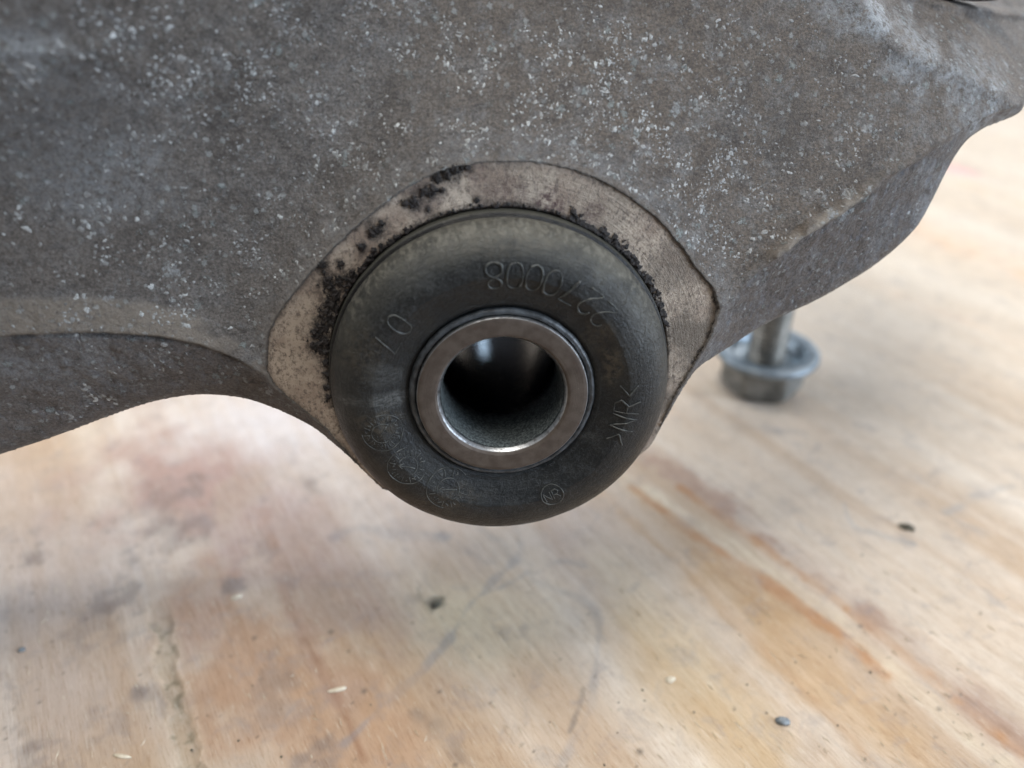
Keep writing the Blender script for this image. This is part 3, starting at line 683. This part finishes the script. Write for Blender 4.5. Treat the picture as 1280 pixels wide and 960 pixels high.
    halo = np.exp(-((at(dR) - 1.8) / 2.6) ** 2) * (at(dR) > -0.2) * (y > 0)
    bloom_glint = np.clip(bloom_glint + 0.34 * halo * (0.6 + 0.8 * fbm(x, y, 0.25, 4, 62)), 0, 1)
    streak = sstep(0.15, 0.5, fbm(x * 2.2 - y * 0.6, y * 0.7 + x * 0.4, 0.22, 4, 64)) * sstep(on_plane(1080, 200, -18)[0], on_plane(1150, 200, -18)[0], x)
    bloom_glint = np.clip(bloom_glint + 0.5 * streak * (at(side) < 0), 0, 1)
    pad = lambda a: np.r_[a, np.zeros(len(VV) - n0)]
    root = empty('suspension_casting', B * 0 + np.array([*(B + (u0 - 16) * E1 - 10 * AX)[:2], 0.0]))
    tag(root, 'weathered grey cast aluminium arm with white corrosion specks, holding the black rubber bushing', 'suspension arm')
    body = mesh_obj('casting_body', VV, FF, MAT_CAST, root, M_BUSH, attr={'worn': pad(worn), 'bloom_glint': pad(bloom_glint), 'low': pad(at(sstep(0.0, -1.5, d)) * (1 - 0.3 * (x < 0)))})
    # crusts of white corrosion: small flat crumbs that follow the surface
    from math import pi
    def height(u, v):
        j = np.clip(np.searchsorted(us, u) - 1, 0, len(us) - 2); i = np.clip(np.searchsorted(vs, v) - 1, 0, len(vs) - 2)
        fu = (u - us[j]) / (us[j + 1] - us[j]); fv = (v - vs[i]) / (vs[i + 1] - vs[i])
        return (F[i, j] * (1 - fu) + F[i, j + 1] * fu) * (1 - fv) + (F[i + 1, j] * (1 - fu) + F[i + 1, j + 1] * fu) * fv, D[i, j], dR[i, j], d[i, j], side[i, j]
    n = 60000
    cu_ = rng.uniform(uL, uR, n); cv_ = rng.uniform(vB, 80, n); _, Dc, dRc, dc, sc_ = height(cu_, cv_)
    cl = 0.45 * fbm(cu_, cv_, 0.06, 3, 140) + 0.75 * fbm(cu_, cv_, 0.28, 3, 141)
    wgt = np.full(n, 0.16)
    for px, py, w, r, a in ((300, 120, -6, 22, .5), (480, 90, -13, 20, .55), (610, 110, -13, 18, .7), (590, 170, -8, 8, .7), (760, 110, -14, 20, .5), (850, 210, -11, 14, .6), (900, 300, -8, 10, .5), (520, 160, -8, 10, .5),
                            (330, 290, -6, 14, .35), (100, 60, 2, 16, .25), (80, 340, 0, 14, .3), (1000, 170, -16, 16, .35), (900, 60, -20, 16, .3), (720, 200, -8, 10, .5)):
        c_ = on_plane(px, py, w); wgt += a * np.exp(-(((cu_ - c_[0]) ** 2 + (cv_ - c_[1]) ** 2) / r ** 2))
    q_ = on_plane(200, 215, -2); wgt *= 1 - 0.85 * np.exp(-(((cu_ - q_[0]) / 26) ** 2 + ((cv_ - q_[1]) / 6) ** 2))
    wgt = np.where(dc < 0, np.where(cu_ < 0, 0.42, 0.22), wgt)
    keep = (rng.uniform(0, 1, n) < wgt * sstep(-0.25, 0.45, cl)) & (Dc < -1.2) & (dRc > 0.8) & (sc_ < 1.0)
    cu_, cv_ = cu_[keep][:11000], cv_[keep][:11000]; m_ = len(cu_)
    rad = np.exp(rng.normal(-1.92, 0.42, m_)); rad = np.clip(rad, 0.065, 0.42)
    left_ = 1 + 0.5 * sstep(-35, -70, cu_); rad = rad * left_
    K = 7; ang = (np.arange(K) * 2 * pi / K)[None] + rng.uniform(0, 6.28, (m_, 1)); jit = np.exp(rng.normal(0, 0.38, (m_, K)))
    el = rng.uniform(0.55, 1.0, (m_, 1)); ea = rng.uniform(0, pi, (m_, 1))
    dx = np.cos(ang) * jit; dy = np.sin(ang) * jit * el; dx, dy = dx * np.cos(ea) - dy * np.sin(ea), dx * np.sin(ea) + dy * np.cos(ea)
    rows_ = [(np.zeros((m_, 1)), np.zeros((m_, 1)), 0.42), (dx * 0.55, dy * 0.55, 0.36), (dx, dy, -0.06)]
    VC = []
    for ddx, ddy, hh in rows_:
        uu = cu_[:, None] + ddx * rad[:, None]; vv = cv_[:, None] + ddy * rad[:, None]; ww = height(uu.ravel(), vv.ravel())[0].reshape(uu.shape) + hh * 0.75 * np.minimum(rad[:, None], 0.25) * rng.uniform(0.7, 1.3, uu.shape)
        VC.append(np.stack([uu, vv, ww], -1))
    VC = np.concatenate(VC, 1); per = 1 + 2 * K; base = (np.arange(m_) * per)[:, None]; k1 = np.arange(K); k2 = (k1 + 1) % K
    t1 = np.stack([base + 0 * k1, base + 1 + k1, base + 1 + k2], -1).reshape(-1, 3)
    t2 = np.stack([base + 1 + k1, base + 1 + K + k1, base + 1 + K + k2], -1).reshape(-1, 3); t3 = np.stack([base + 1 + k1, base + 1 + K + k2, base + 1 + k2], -1).reshape(-1, 3)
    tone = np.repeat(np.clip(rng.beta(1.6, 2.2, m_) * (0.6 + 0.9 * rad / rad.max()) * (1 - 0.4 * sstep(15, 50, cu_)), 0, 1), per)
    oc = mesh_obj('corrosion_crumbs', VC.reshape(-1, 3), np.vstack([t1, t2, t3]), MAT_CRUST, root, M_BUSH, attr={'tone': tone}); oc['kind'] = 'stuff'
    return root, body
ROOT, BODY = casting()

GRIME_SPOTS = [  # px, py, radius mm, heights
    (556, 216, 1.5), (570, 212, 1.5), (548, 222, 1.2), (585, 210, .8), (533, 240, 1.3), (540, 237, 1.0), (517, 252, 1.2), (507, 254, .8), (553, 238, .6), (470, 286, 1.3), (476, 281, 1.0),
    (465, 294, .8), (452, 310, 1.0), (402, 333, 1.2), (405, 342, 1.0), (410, 352, 1.5), (413, 360, 1.5), (420, 352, 1.2), (432, 348, 1.2), (440, 343, 1.0), (418, 370, 1.8), (414, 382, 1.6),
    (412, 392, 1.6), (408, 402, 1.6), (402, 412, 1.6), (396, 420, 1.6), (398, 432, 1.6), (405, 428, 2.0), (406, 440, 1.3), (408, 455, 1.1), (410, 470, 1.0), (410, 485, .9), (410, 497, .9), (425, 330, .8),
    (442, 285, .5), (475, 255, .5), (427, 297, .5), (400, 387, .6), (596, 250, .5), (535, 262, .4)]
GRIME_AT = [(*on_plane(a, b, -2.9), r) for a, b, r in GRIME_SPOTS]

def machined_ring():
    nth = 1500; th = np.linspace(-np.pi, np.pi, nth, endpoint=False)
    ro = ROUT(th) + 0.12 * fbm(th * 33, 0 * th, 0.9, 3, 38) + 0.07 * fbm(th * 33, 0 * th, 3.0, 3, 39)
    nr = 40; tt = np.linspace(0, 1, nr)
    prof_r = []; 
    R = R_IN + 0.35 + (ro[:, None] - R_IN - 0.35) * tt[None]
    U = R * np.cos(th)[:, None]; V = R * np.sin(th)[:, None]
    W = -3.0 + 0.05 * fbm(U, V, 0.9, 4, 80) + 0.05 * fbm(U, V, 0.2, 3, 81)
    # two rows in front for the inner chamfer going down the bore, one row behind for the outer wall
    def row(r, w): return np.stack([r * np.cos(th), r * np.sin(th), np.full(nth, w) if np.isscalar(w) else w], -1)
    rows = [row(R_IN, -8.0), row(R_IN, -3.5)] + [np.stack([U[:, i], V[:, i], W[:, i]], -1) for i in range(nr)] + [row(ro, -3.6)]
    G = np.stack(rows, 1); m = G.shape[1]; idx = np.arange(nth * m).reshape(nth, m); nx = np.roll(idx, -1, 0)
    F = np.stack([idx[:, :-1], idx[:, 1:], nx[:, 1:], nx[:, :-1]], -1).reshape(-1, 4)
    P = G.reshape(-1, 3); x, y = P[:, 0], P[:, 1]
    def spot(px, py, r, f=0.3):
        c = on_plane(px, py, -3); return 1 - sstep(0.2, 1.0, np.hypot(x - c[0], y - c[1]) / r + 0.6 * fbm(x, y, f, 4, int(px)))
    rim = np.hypot(x, y)
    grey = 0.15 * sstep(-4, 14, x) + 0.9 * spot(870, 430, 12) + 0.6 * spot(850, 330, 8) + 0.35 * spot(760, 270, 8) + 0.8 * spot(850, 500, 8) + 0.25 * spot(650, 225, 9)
    red = 0.9 * spot(685, 250, 4) + 0.5 * spot(640, 240, 5) + 0.5 * spot(530, 245, 4) + 0.6 * spot(730, 272, 4) + 0.4 * spot(600, 215, 3)
    dr_ = ROUT(np.arctan2(y, x)) - rim; nd = fbm(x, y, 0.6, 4, 84)
    dirt_shade = 0.5 * (1 - sstep(0.0, 0.6, dr_ + 0.9 * nd)) * sstep(-0.3, 0.5, fbm(x, y, 0.12, 3, 85) + 0.2)
    dirt_shade = dirt_shade + 1.0 * (1 - sstep(0.0, 0.8, dr_ + 1.2 * nd)) * sstep(0.42, 0.2, np.abs(np.arctan2(y, x) - 0.10))  # broken shadow of the casting's step, painted along the right edge
    dirt_shade = dirt_shade + 0.9 * (1 - sstep(0.2, 1.2, rim - 30.7 + 0.9 * nd))
    for a, b_, r in GRIME_AT: dirt_shade = np.maximum(dirt_shade, 0.9 * (1 - sstep(0.5, 2.1, np.hypot(x - a, y - b_) / max(r, .6) + 0.7 * nd)))
    o = mesh_obj('machined_face', P, F[:, ::-1], MAT_RING, ROOT, M_BUSH, attr={'dirt_shade': np.clip(dirt_shade, 0, 1), 'grey': np.clip(grey, 0, 1), 'redden': np.clip(red, 0, 1)})
    o['label'] = 'tan machined ring round the bushing'
    return o
RING = machined_ring()

def pad():  # black piece added to darken the gap above the ledge
    P, F = lathe([(0.01, -8), (8.2, -8), (9.6, -7), (9.9, -4), (9.6, -0.8), (8.6, 0.1), (5, 0.35), (0.01, 0.4)], 64)
    c = on_plane(1228, -33, -43); P[:, 1] *= 0.5; P[:, 0] = P[:, 0] * 1.15 + c[0]; P[:, 1] += c[1] - 0.10 * (P[:, 0] - c[0]); P[:, 2] -= 43
    o = mesh_obj('dark_gap_fill', P, F, MAT_GRIME, ROOT, M_BUSH); o['label'] = 'black piece added to darken the gap above the ledge at the upper right'
pad()

# ------------------------------------------------------------------ grime packed on the machined face
def grime():
    P0 = list(GRIME_AT)
    # crumbly line along the bushing: upper right, and thinner over the top
    for a, lo, hi, n in ((14, 68, 0, 60), (68, 118, 1, 46), (118, 150, 2, 40)): 
        for k in range(n):
            t = math.radians(a + (lo - a) * k / n + rng.uniform(-.6, .6)); r = 31.0 + abs(rng.normal(0, 0.35))
            s_ = rng.uniform(0.35, 0.95) if hi == 0 else rng.uniform(0.15, 0.42) if hi == 1 else rng.uniform(.3, .8)
            P0.append((r * math.cos(t), r * math.sin(t), s_))
    for px, py, r in ((772, 305, 1.4), (780, 312, 1.5), (770, 303, 1.0), (790, 325, 1.3), (797, 338, 1.1), (806, 352, 1.1), (813, 365, .9), (820, 378, .9), (760, 300, .9), (715, 265, .9), (725, 270, .8), (730, 278, .7)):
        P0.append((*on_plane(px, py, -2.9), r))
    P0 = np.array(P0)
    h = 0.13; us = np.arange(-44, 44, h); vs = np.arange(-20, 44, h); U, V = np.meshgrid(us, vs)
    R = np.hypot(U, V); H = np.full(U.shape, -1.0)
    Nz = fbm(U, V, 1.0, 6, 100, 0.78)
    for a, b, r in P0:
        j0, j1 = np.searchsorted(us, [a - 2.2 * r - .5, a + 2.2 * r + .5]); i0, i1 = np.searchsorted(vs, [b - 2.2 * r - .5, b + 2.2 * r + .5]); sub = (slice(i0, i1), slice(j0, j1))
        q = 1 - np.hypot(U[sub] - a, V[sub] - b) / (r * 1.0) - 0.12 + 1.5 * Nz[sub]
        H[sub] = np.maximum(H[sub], q * min(r, 1.0))
    RO = ROUT(np.arctan2(V, U))
    ok = (H > 0.0) & (R > 30.62) & (R < RO + 0.5)
    Hh = np.sqrt(np.maximum(H, 0)) * 0.42 * (0.8 + 0.6 * fbm(U, V, 2.2, 2, 101))
    cell = ok[:-1, :-1] & ok[:-1, 1:] & ok[1:, 1:] & ok[1:, :-1]
    idx = np.arange(U.size).reshape(U.shape)
    q = np.stack([idx[:-1, :-1][cell], idx[:-1, 1:][cell], idx[1:, 1:][cell], idx[1:, :-1][cell]], -1)
    used = np.unique(q); rm = np.full(U.size, -1); rm[used] = np.arange(len(used)); q = rm[q]
    P = np.stack([U, V, -3.02 + Hh], -1).reshape(-1, 3)[used]
    e = np.vstack([q[:, [0, 1]], q[:, [1, 2]], q[:, [2, 3]], q[:, [3, 0]]]); key = np.sort(e, 1); kk = key[:, 0].astype(np.int64) * (len(P) + 1) + key[:, 1]
    _, inv, cnt = np.unique(kk, return_inverse=True, return_counts=True); be = e[cnt[inv] == 1]
    bv = np.unique(be); bm = np.full(len(P), -1); bm[bv] = np.arange(len(bv)) + len(P)
    L = P[bv].copy(); L[:, 2] = -3.12
    q = np.vstack([q, np.stack([be[:, 1], be[:, 0], bm[be[:, 0]], bm[be[:, 1]]], -1)])
    o = mesh_obj('grime', np.vstack([P, L]), q, MAT_GRIME, RING, M_BUSH); o['kind'] = 'stuff'
grime()

# ------------------------------------------------------------------ the bushing
def fr(r):
    """height of the rubber's front at radius r"""
    r = np.asarray(r, float)
    face = np.interp(r, [16.2, 17.5, 19.5, 22.0], [4.75, 5.1, 6.0, 7.0])
    t = np.clip((r - 22.0) / 8.0, 0, 1); fil = 7.0 * np.sqrt(np.maximum(1 - t ** 2.25, 0))
    return np.where(r < 22.0, face, fil)
def bushing():
    rr = np.concatenate([np.linspace(16.9, 22, 34), 22 + 8 * np.sin(np.linspace(0, np.pi / 2, 50))[1:]])
    front = [(r, float(fr(r))) for r in rr]
    # a moulding seam at the rim, then the rubber collar behind it down to the metal
    prof = [(14.95, -50), (14.95, 3.6), (15.1, 3.9), (16.3, 4.4)] + front + [(30.0, -0.15), (29.2, -0.2), (28.2, -0.3), (28.2, -0.95), (30.25, -1.0), (30.5, -1.25), (30.62, -2.0), (30.6, -5), (30.6, -46), (28, -50)]
    P, F = lathe(prof, 384, True)
    x, y = P[:, 0].copy(), P[:, 1].copy(); r = np.hypot(x, y)
    vis = P[:, 2] > -4
    P[:, 2] += vis * (0.10 * fbm(x, y, 0.10, 3, 110) + 0.03 * fbm(x, y, 0.7, 3, 111)) * (r > 16.7)
    wob = 1 + vis * (r > 27) * 0.0022 * fbm(np.arctan2(y, x) * 30, P[:, 2], 0.16, 3, 112); P[:, 0] *= wob; P[:, 1] *= wob
    def spot(px, py, w, rx, ry, f=0.4):
        c = on_plane(px, py, w); return 1 - sstep(0.35, 1.0, np.hypot((x - c[0]) / rx, (y - c[1]) / ry) + 0.35 * fbm(x, y, f, 4, int(px)))
    sc = 0.9 * spot(487, 500, 6, 4.5, 2.2) + 0.6 * spot(440, 498, 5, 3.0, 1.4) + 0.4 * spot(480, 470, 6, 5, 3) + 0.35 * spot(725, 548, 6, 4, .9) + 0.3 * spot(520, 350, 6, 6, 4) + 0.25 * spot(790, 430, 6, 4, 6)
    br = 0.8 * spot(765, 455, 6, 2.4, 5) + 0.5 * spot(475, 530, 6, 5, 4) + 0.4 * spot(450, 440, 6, 5, 6) + 0.4 * spot(560, 620, 6, 6, 4) + 0.5 * spot(745, 420, 6, 4, 4) + 0.3 * spot(640, 300, 5, 14, 3)
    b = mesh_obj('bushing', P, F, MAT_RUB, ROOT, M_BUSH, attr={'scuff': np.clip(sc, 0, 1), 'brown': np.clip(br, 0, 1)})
    b['label'] = 'dark rubber bushing with moulded numbers and a steel sleeve'
    # raised rubber lip around the sleeve
    prof = [(14.95, 4.0), (15.05, 4.95), (15.2, 5.25), (15.5, 5.38), (15.85, 5.25), (16.1, 4.9), (16.15, 4.2)]
    P, F = lathe(prof, 256, True); th = np.arctan2(P[:, 1], P[:, 0])
    P[:, 2] += 0.10 * fbm(th * 16, 0 * th, 0.35, 4, 120)
    k = 1 + 0.006 * fbm(th * 16, 0 * th, 0.5, 3, 121); P[:, 0] *= k; P[:, 1] *= k
    mesh_obj('sleeve_lip', P, F, MAT_LIP, b, M_BUSH)
    # steel sleeve: turned face, bright outer edge, chamfered mouth, rough bore
    prof = [(14.88, -52), (14.88, 5.55), (14.80, 5.85), (14.62, 5.99), (14.0, 6.03), (12.5, 6.02), (11.75, 6.02), (11.60, 5.98), (11.0, 5.0), (10.72, 4.4), (10.62, 4.0), (10.6, 2), (10.6, -2), (10.6, -8), (10.6, -20), (10.6, -40), (10.6, -51.9), (10.55, -52), (4.2, -52), (4.0, -52.2), (4.0, -53)]
    fine = []
    for a, c in zip(prof[:-1], prof[1:]):
        n = max(1, int(math.hypot(a[0] - c[0], a[1] - c[1]) / 1.0))
        fine += [(a[0] + (c[0] - a[0]) * i / n, a[1] + (c[1] - a[1]) * i / n) for i in range(n)]
    fine.append(prof[-1])
    P, F = lathe(fine, 256, True)
    P[:, 2] += 0.03 * fbm(P[:, 0], P[:, 1], 0.4, 3, 122)
    far = (P[:, 2] < -51.5) & (np.hypot(P[:, 0], P[:, 1]) < 10.3); f_ = 1 - (np.hypot(P[far, 0], P[far, 1]) - 5.0) / 5.6  # added end cap: keeps the bore dark, off-centre hole passes the lamp's glint
    P[far, 1] = P[far, 1] - 5.2 * f_; P[far, 0] = P[far, 0] - 0.6 * f_
    s_ = mesh_obj('inner_sleeve', P, F, MAT_SLV, b, M_BUSH)
    return b
BUSH = bushing()

GLYPH = {
    '0': [[(.5, 0), (.15, .12), (.02, .5), (.15, .88), (.5, 1), (.85, .88), (.98, .5), (.85, .12), (.5, 0)]],
    '2': [[(.05, .78), (.2, .96), (.55, 1), (.88, .85), (.9, .62), (.6, .34), (.02, 0), (.98, 0)]],
    '7': [[(.02, 1), (.98, 1), (.62, .5), (.4, 0)]],
    '8': [[(.5, .54), (.15, .68), (.12, .9), (.5, 1), (.88, .9), (.85, .68), (.5, .54), (.08, .4), (.04, .12), (.5, 0), (.96, .12), (.92, .4), (.5, .54)]],
    'N': [[(0, 0), (0, 1), (.95, 0), (.95, 1)]],
    'R': [[(0, 0), (0, 1), (.6, 1), (.92, .78), (.6, .5), (0, .5)], [(.5, .5), (.95, 0)]],
    '<': [[(.85, .85), (.1, .5), (.85, .15)]], '>': [[(.1, .85), (.85, .5), (.1, .15)]],
    'M': [[(0, 0), (.1, 1), (.5, .35), (.9, 1), (1, 0)]],
}
def stroke(pts2, rad=0.13, step=0.3, dark=0.0, round_=False):
    """a raised bead over the rubber along 2-D points"""
    P = np.array(pts2, float); out = []
    for a, c in zip(P[:-1], P[1:]):
        n = max(1, int(np.hypot(*(c - a)) / step)); out += [a + (c - a) * i / n for i in range(n)]
    out.append(P[-1]); Q = np.array(out)
    jit = 0.06 * np.c_[fbm(Q[:, 0], Q[:, 1], 1.2, 2, 130), fbm(Q[:, 0], Q[:, 1], 1.2, 2, 131)]; Q = Q + jit
    w = fr(np.hypot(Q[:, 0], Q[:, 1])) + 0.02 + 0.10 * fbm(Q[:, 0], Q[:, 1], 0.10, 3, 110)
    rr = rad * (0.8 + 0.75 * np.clip(fbm(Q[:, 0], Q[:, 1], 0.9, 2, 132), -0.8, 0.8))
    return tube(np.c_[Q, w], rr, 6)
def word(chars, angles, r_out, h, wd, rad=0.13):
    """letters stand with their heads towards the sleeve and read anticlockwise"""
    parts = []
    for ch, a in zip(chars, angles):
        a = math.radians(a); rh = np.array([math.cos(a), math.sin(a)]); tg = np.array([-math.sin(a), math.cos(a)])
        for st in GLYPH[ch]:
            pts = [rh * (r_out - y * h) + tg * ((x - .5) * wd) for x, y in st]
            if ch in '0828': pts = spline(pts, 4)
            parts.append(stroke(pts, rad))
    return join(parts)
def put(name, data, lab=None):
    o = mesh_obj(name, data[0], data[1], MAT_LET, BUSH, M_BUSH)
    if lab: o['label'] = lab
put('moulded_number', word('2270008', [42, 50.5, 59.5, 68.5, 76.5, 84.5, 93], 24.6, 4.5, 2.7, 0.18), 'long number moulded along the top of the rubber')
put('moulded_number', word('07', [139.0, 149.5], 24.3, 4.3, 2.5, 0.13), 'short two digit number moulded at the upper left')
put('moulded_material_code', word('>NR<', [-23.0, -14.8, -6.2, 2.2], 24.0, 4.3, 2.5, 0.14))
def stamp(px, py, R, seed):
    c = np.array(on_plane(px, py, 6.3)); g = np.random.default_rng(seed); parts = []
    def ring(r, a0=0, a1=360, rad=.09):
        a0 = g.uniform(0, 360); a1 = a0 + g.uniform(200, 300); return stroke([c + r * np.array([math.cos(t), math.sin(t)]) for t in np.radians(np.linspace(a0, a1, 40))], rad)
    parts.append(ring(R)); parts.append(ring(R * 0.52, rad=.08)); 
    for k in range(12):                                                     # twelve month fields round an arrow
        t = math.radians(k * 30 + 8); d = np.array([math.cos(t), math.sin(t)]); q = np.array([-d[1], d[0]])
        parts.append(stroke([c + d * R * .60, c + d * R * .92], .07))
        t2 = t + math.radians(15); d2 = np.array([math.cos(t2), math.sin(t2)]); q2 = np.array([-d2[1], d2[0]]); b = c + d2 * R * .75
        pts = [b + q2 * g.uniform(-.3, .3) + d2 * g.uniform(-.42, .42) for _ in range(4)]
        parts.append(stroke(pts, .08, 0.15))
    a = g.uniform(0, 6.28); d = np.array([math.cos(a), math.sin(a)]); q = np.array([-d[1], d[0]])
    parts.append(stroke([c - d * R * .42, c + d * R * .42], .09)); parts.append(stroke([c + d * R * .2 + q * .5, c + d * R * .45, c + d * R * .2 - q * .5], .09))
    return join(parts)
for px, py, R, sd in ((478, 540, 3.5, 1), (509, 582, 3.5, 2), (560, 611, 3.9, 3)): put('date_stamp', stamp(px, py, R, sd))
c = np.array(on_plane(690, 617, 6.3)); tiltv = math.radians(25)
parts = [stroke([c + 2.05 * np.array([math.cos(t), math.sin(t)]) for t in np.radians(np.linspace(0, 360, 40))], .11)]
for gx, ch in ((-1.5, 'N'), (.15, 'R')):
    for st in GLYPH[ch]:
        pts = []
        for x, y in st:
            p = np.array([gx + x * 1.25, (y - .5) * 1.7]); pts.append(c + np.array([p[0] * math.cos(tiltv) - p[1] * math.sin(tiltv), p[0] * math.sin(tiltv) + p[1] * math.cos(tiltv)]))
        parts.append(stroke(pts, .12, .2))
put('round_maker_mark', join(parts))

# ------------------------------------------------------------------ flange bolt standing on its head
def bolt():
    q = on_table(953, 508); cx, cy = q[0] + 2.6, q[1] + 13.2
    root = empty('flange_bolt', (cx, cy, 0)); tag(root, 'dull grey flange bolt standing upside down on the plywood behind the casting', 'bolt')
    M = Matrix.Translation(Vector((cx, cy, 0)) * S) @ Matrix.Rotation(math.radians(17), 4, 'Z') @ Matrix.Scale(1.08, 4)
    # head: hexagon with rounded corners and turned edges
    n = 120; th = np.linspace(0, 2 * np.pi, n, endpoint=False); k = np.abs(((th + np.pi / 6) % (np.pi / 3)) - np.pi / 6)
    hexr = 11.3 / np.cos(k); hexr = np.minimum(hexr, 12.95)
    rows = []
    for sc, z in ((0.0, 0.05), (0.80, 0.05), (0.93, 0.35), (0.985, 1.1), (1.0, 2.2), (1.0, 9.4), (1.01, 10.2)):
        r = hexr * sc if z > 1.5 else np.minimum(hexr, 11.9 + z * 0.4) * sc
        rows.append(np.stack([r * np.cos(th), r * np.sin(th), np.full(n, z)], -1))
    G = np.stack(rows, 1); m = G.shape[1]; idx = np.arange(n * m).reshape(n, m); nx = np.roll(idx, -1, 0)
    F = np.stack([idx[:, :-1], nx[:, :-1], nx[:, 1:], idx[:, 1:]], -1).reshape(-1, 4)
    mesh_obj('hex_head', G.reshape(-1, 3), F[:, ::-1], MAT_HEAD, root, M)
    # flange: cone underside, thick rounded rim, flat seat, recess around the shank
    prof = [(11.4, 9.2), (12.6, 10.0), (14.8, 11.5), (15.9, 12.1), (16.25, 12.8), (16.2, 13.6), (15.8, 14.1), (15.0, 14.2), (11.6, 13.8), (11.0, 13.4), (10.6, 11.4), (9.5, 10.6), (5.6, 10.6)]
    P, F = lathe(prof, 96); mesh_obj('flange', P, F, MAT_ZINC, root, M)
    # threaded shank
    nz, nt_ = 360, 48; z = np.linspace(10.3, 72, nz); t = np.linspace(0, 2 * np.pi, nt_, endpoint=False); Z, T = np.meshgrid(z, t, indexing='ij')
    ph = (Z / 1.5 - T / (2 * np.pi)) % 1.0; R = 5.9 - 0.85 * (1 - np.abs(2 * ph - 1)); R = np.minimum(R, 5.7)
    R = R * np.clip((72.6 - Z) / 1.6, 0.8, 1)
    P = np.stack([R * np.cos(T), R * np.sin(T), Z], -1).reshape(-1, 3); idx = np.arange(nz * nt_).reshape(nz, nt_); nx = np.roll(idx, -1, 1)
    F = [tuple(f) for f in np.stack([idx[:-1], nx[:-1], nx[1:], idx[1:]], -1).reshape(-1, 4)] + [tuple(idx[-1])]
    mesh_obj('threaded_shank', P, F, MAT_SHANK, root, M)
bolt()

# ------------------------------------------------------------------ crumbs and chips lying on the sheet
def lump(name, px, py, dims, mat, lab, cat, seed, rot=0.0, flat=0.35):
    x, y = on_table(px, py); import bmesh
    bm = bmesh.new(); bmesh.ops.create_icosphere(bm, subdivisions=3, radius=1.0)
    V = np.array([v.co[:] for v in bm.verts]); F = [tuple(v.index for v in f.verts) for f in bm.faces]; bm.free()
    n = 1 + 0.38 * fbm(V[:, 0] + 3 * seed + V[:, 2], V[:, 1] - V[:, 2], 1.1, 3, seed)
    V = V * n[:, None] * np.array(dims); V[:, 2] = np.maximum(V[:, 2], -dims[2] * flat) 
    V[:, 2] -= V[:, 2].min()
    M = Matrix.Translation(Vector((x, y, 0.05)) * S) @ Matrix.Rotation(rot, 4, 'Z')
    o = mesh_obj(name, V, F, mat, None, M); tag(o, lab, cat)
MAT_CRUMB = simple('dark_olive_grit', (0.045, 0.042, 0.030), (0.13, 0.115, 0.08), 1.2, 0.8, 0, 0.2)
MAT_PEB = simple('blue_grey_grit', (0.10, 0.115, 0.125), (0.20, 0.22, 0.235), 0.8, 0.45, 0, 0.1)
MAT_CHIP = simple('pale_wood_chip', (0.52, 0.44, 0.32), (0.72, 0.66, 0.54), 1.0, 0.6, 0, 0.15)
lump('grit_crumb', 1133, 660, (1.9, 1.1, 0.8), MAT_CRUMB, 'dark olive crumb lying beside the grey smear at the right', 'crumb', 3, -0.4)
lump('grit_crumb', 545, 757, (1.3, 0.9, 0.5), MAT_CRUMB, 'dark ragged crumb on the pale patch below the bushing', 'crumb', 5, 0.5)
lump('pebble', 977, 903, (1.55, 0.95, 0.8), MAT_PEB, 'smooth blue grey pebble near the bottom edge of the plywood', 'pebble', 8, -0.1)
lump('wood_chip', 152, 946, (2.0, 0.42, 0.35), MAT_CHIP, 'thin curved cream wood chip at the bottom left corner', 'wood chip', 9, -0.15)
lump('wood_chip', 422, 863, (2.0, 0.5, 0.35), MAT_CHIP, 'cream wood chip left of the long grey scribble', 'wood chip', 12, 0.3)
lump('wood_chip', 296, 747, (1.5, 0.7, 0.35), MAT_CHIP, 'pale flake on the reddish brown stain left of the bushing', 'wood chip', 14, 0.5)
lump('wood_chip', 838, 850, (1.1, 0.8, 0.35), MAT_CHIP, 'small whitish flake to the right of the curved scribble', 'wood chip', 15, 0.2)
lump('grit_crumb', 27, 813, (0.9, 0.7, 0.5), MAT_PEB, 'tiny dark grey speck at the far left edge of the plywood', 'crumb', 16, 0.2)

def splinters():
    parts = []
    for i in range(230):
        px, py = rng.uniform(-20, 1300), rng.uniform(700, 965); x, y = on_table(px, py); L = rng.uniform(0.8, 3.2); a = math.atan2(GRAIN[1], GRAIN[0]) + rng.normal(0, 0.12 if i % 4 else .9)
        d = np.array([math.cos(a), math.sin(a)]); n = np.array([-d[1], d[0]]); w = rng.uniform(0.05, 0.14); hgt = rng.uniform(0.12, 0.30)
        p = np.array([x, y]); z = 0.02
        A = [(*(p - d * L / 2), z), (*(p + n * w), z), (*(p + d * L / 2), z + 0.15), (*(p - n * w), z), (*(p), z + hgt)]
        parts.append((A, [(0, 3, 4), (3, 2, 4), (2, 1, 4), (1, 0, 4), (0, 1, 2, 3)]))
    o = mesh_obj('splinters', *join(parts), MAT_CHIP, smooth=False); o['kind'] = 'stuff'; o['label'] = 'fine raised splinters scattered over the near plywood'
    parts = []
    for i in range(70):
        px, py = rng.uniform(-20, 1300), rng.uniform(640, 965); x, y = on_table(px, py); r = rng.uniform(0.12, 0.34)
        V = [(x + r * math.cos(t) * rng.uniform(.7, 1.3), y + r * math.sin(t) * rng.uniform(.7, 1.3), 0.0) for t in np.linspace(0, 2 * np.pi, 6, endpoint=False)] + [(x, y, r * 1.1)]
        parts.append((V, [(k, (k + 1) % 6, 6) for k in range(6)]))
    o = mesh_obj('grit', *join(parts), MAT_CRUMB); o['kind'] = 'stuff'; o['label'] = 'dark grit specks scattered over the near plywood'
splinters()
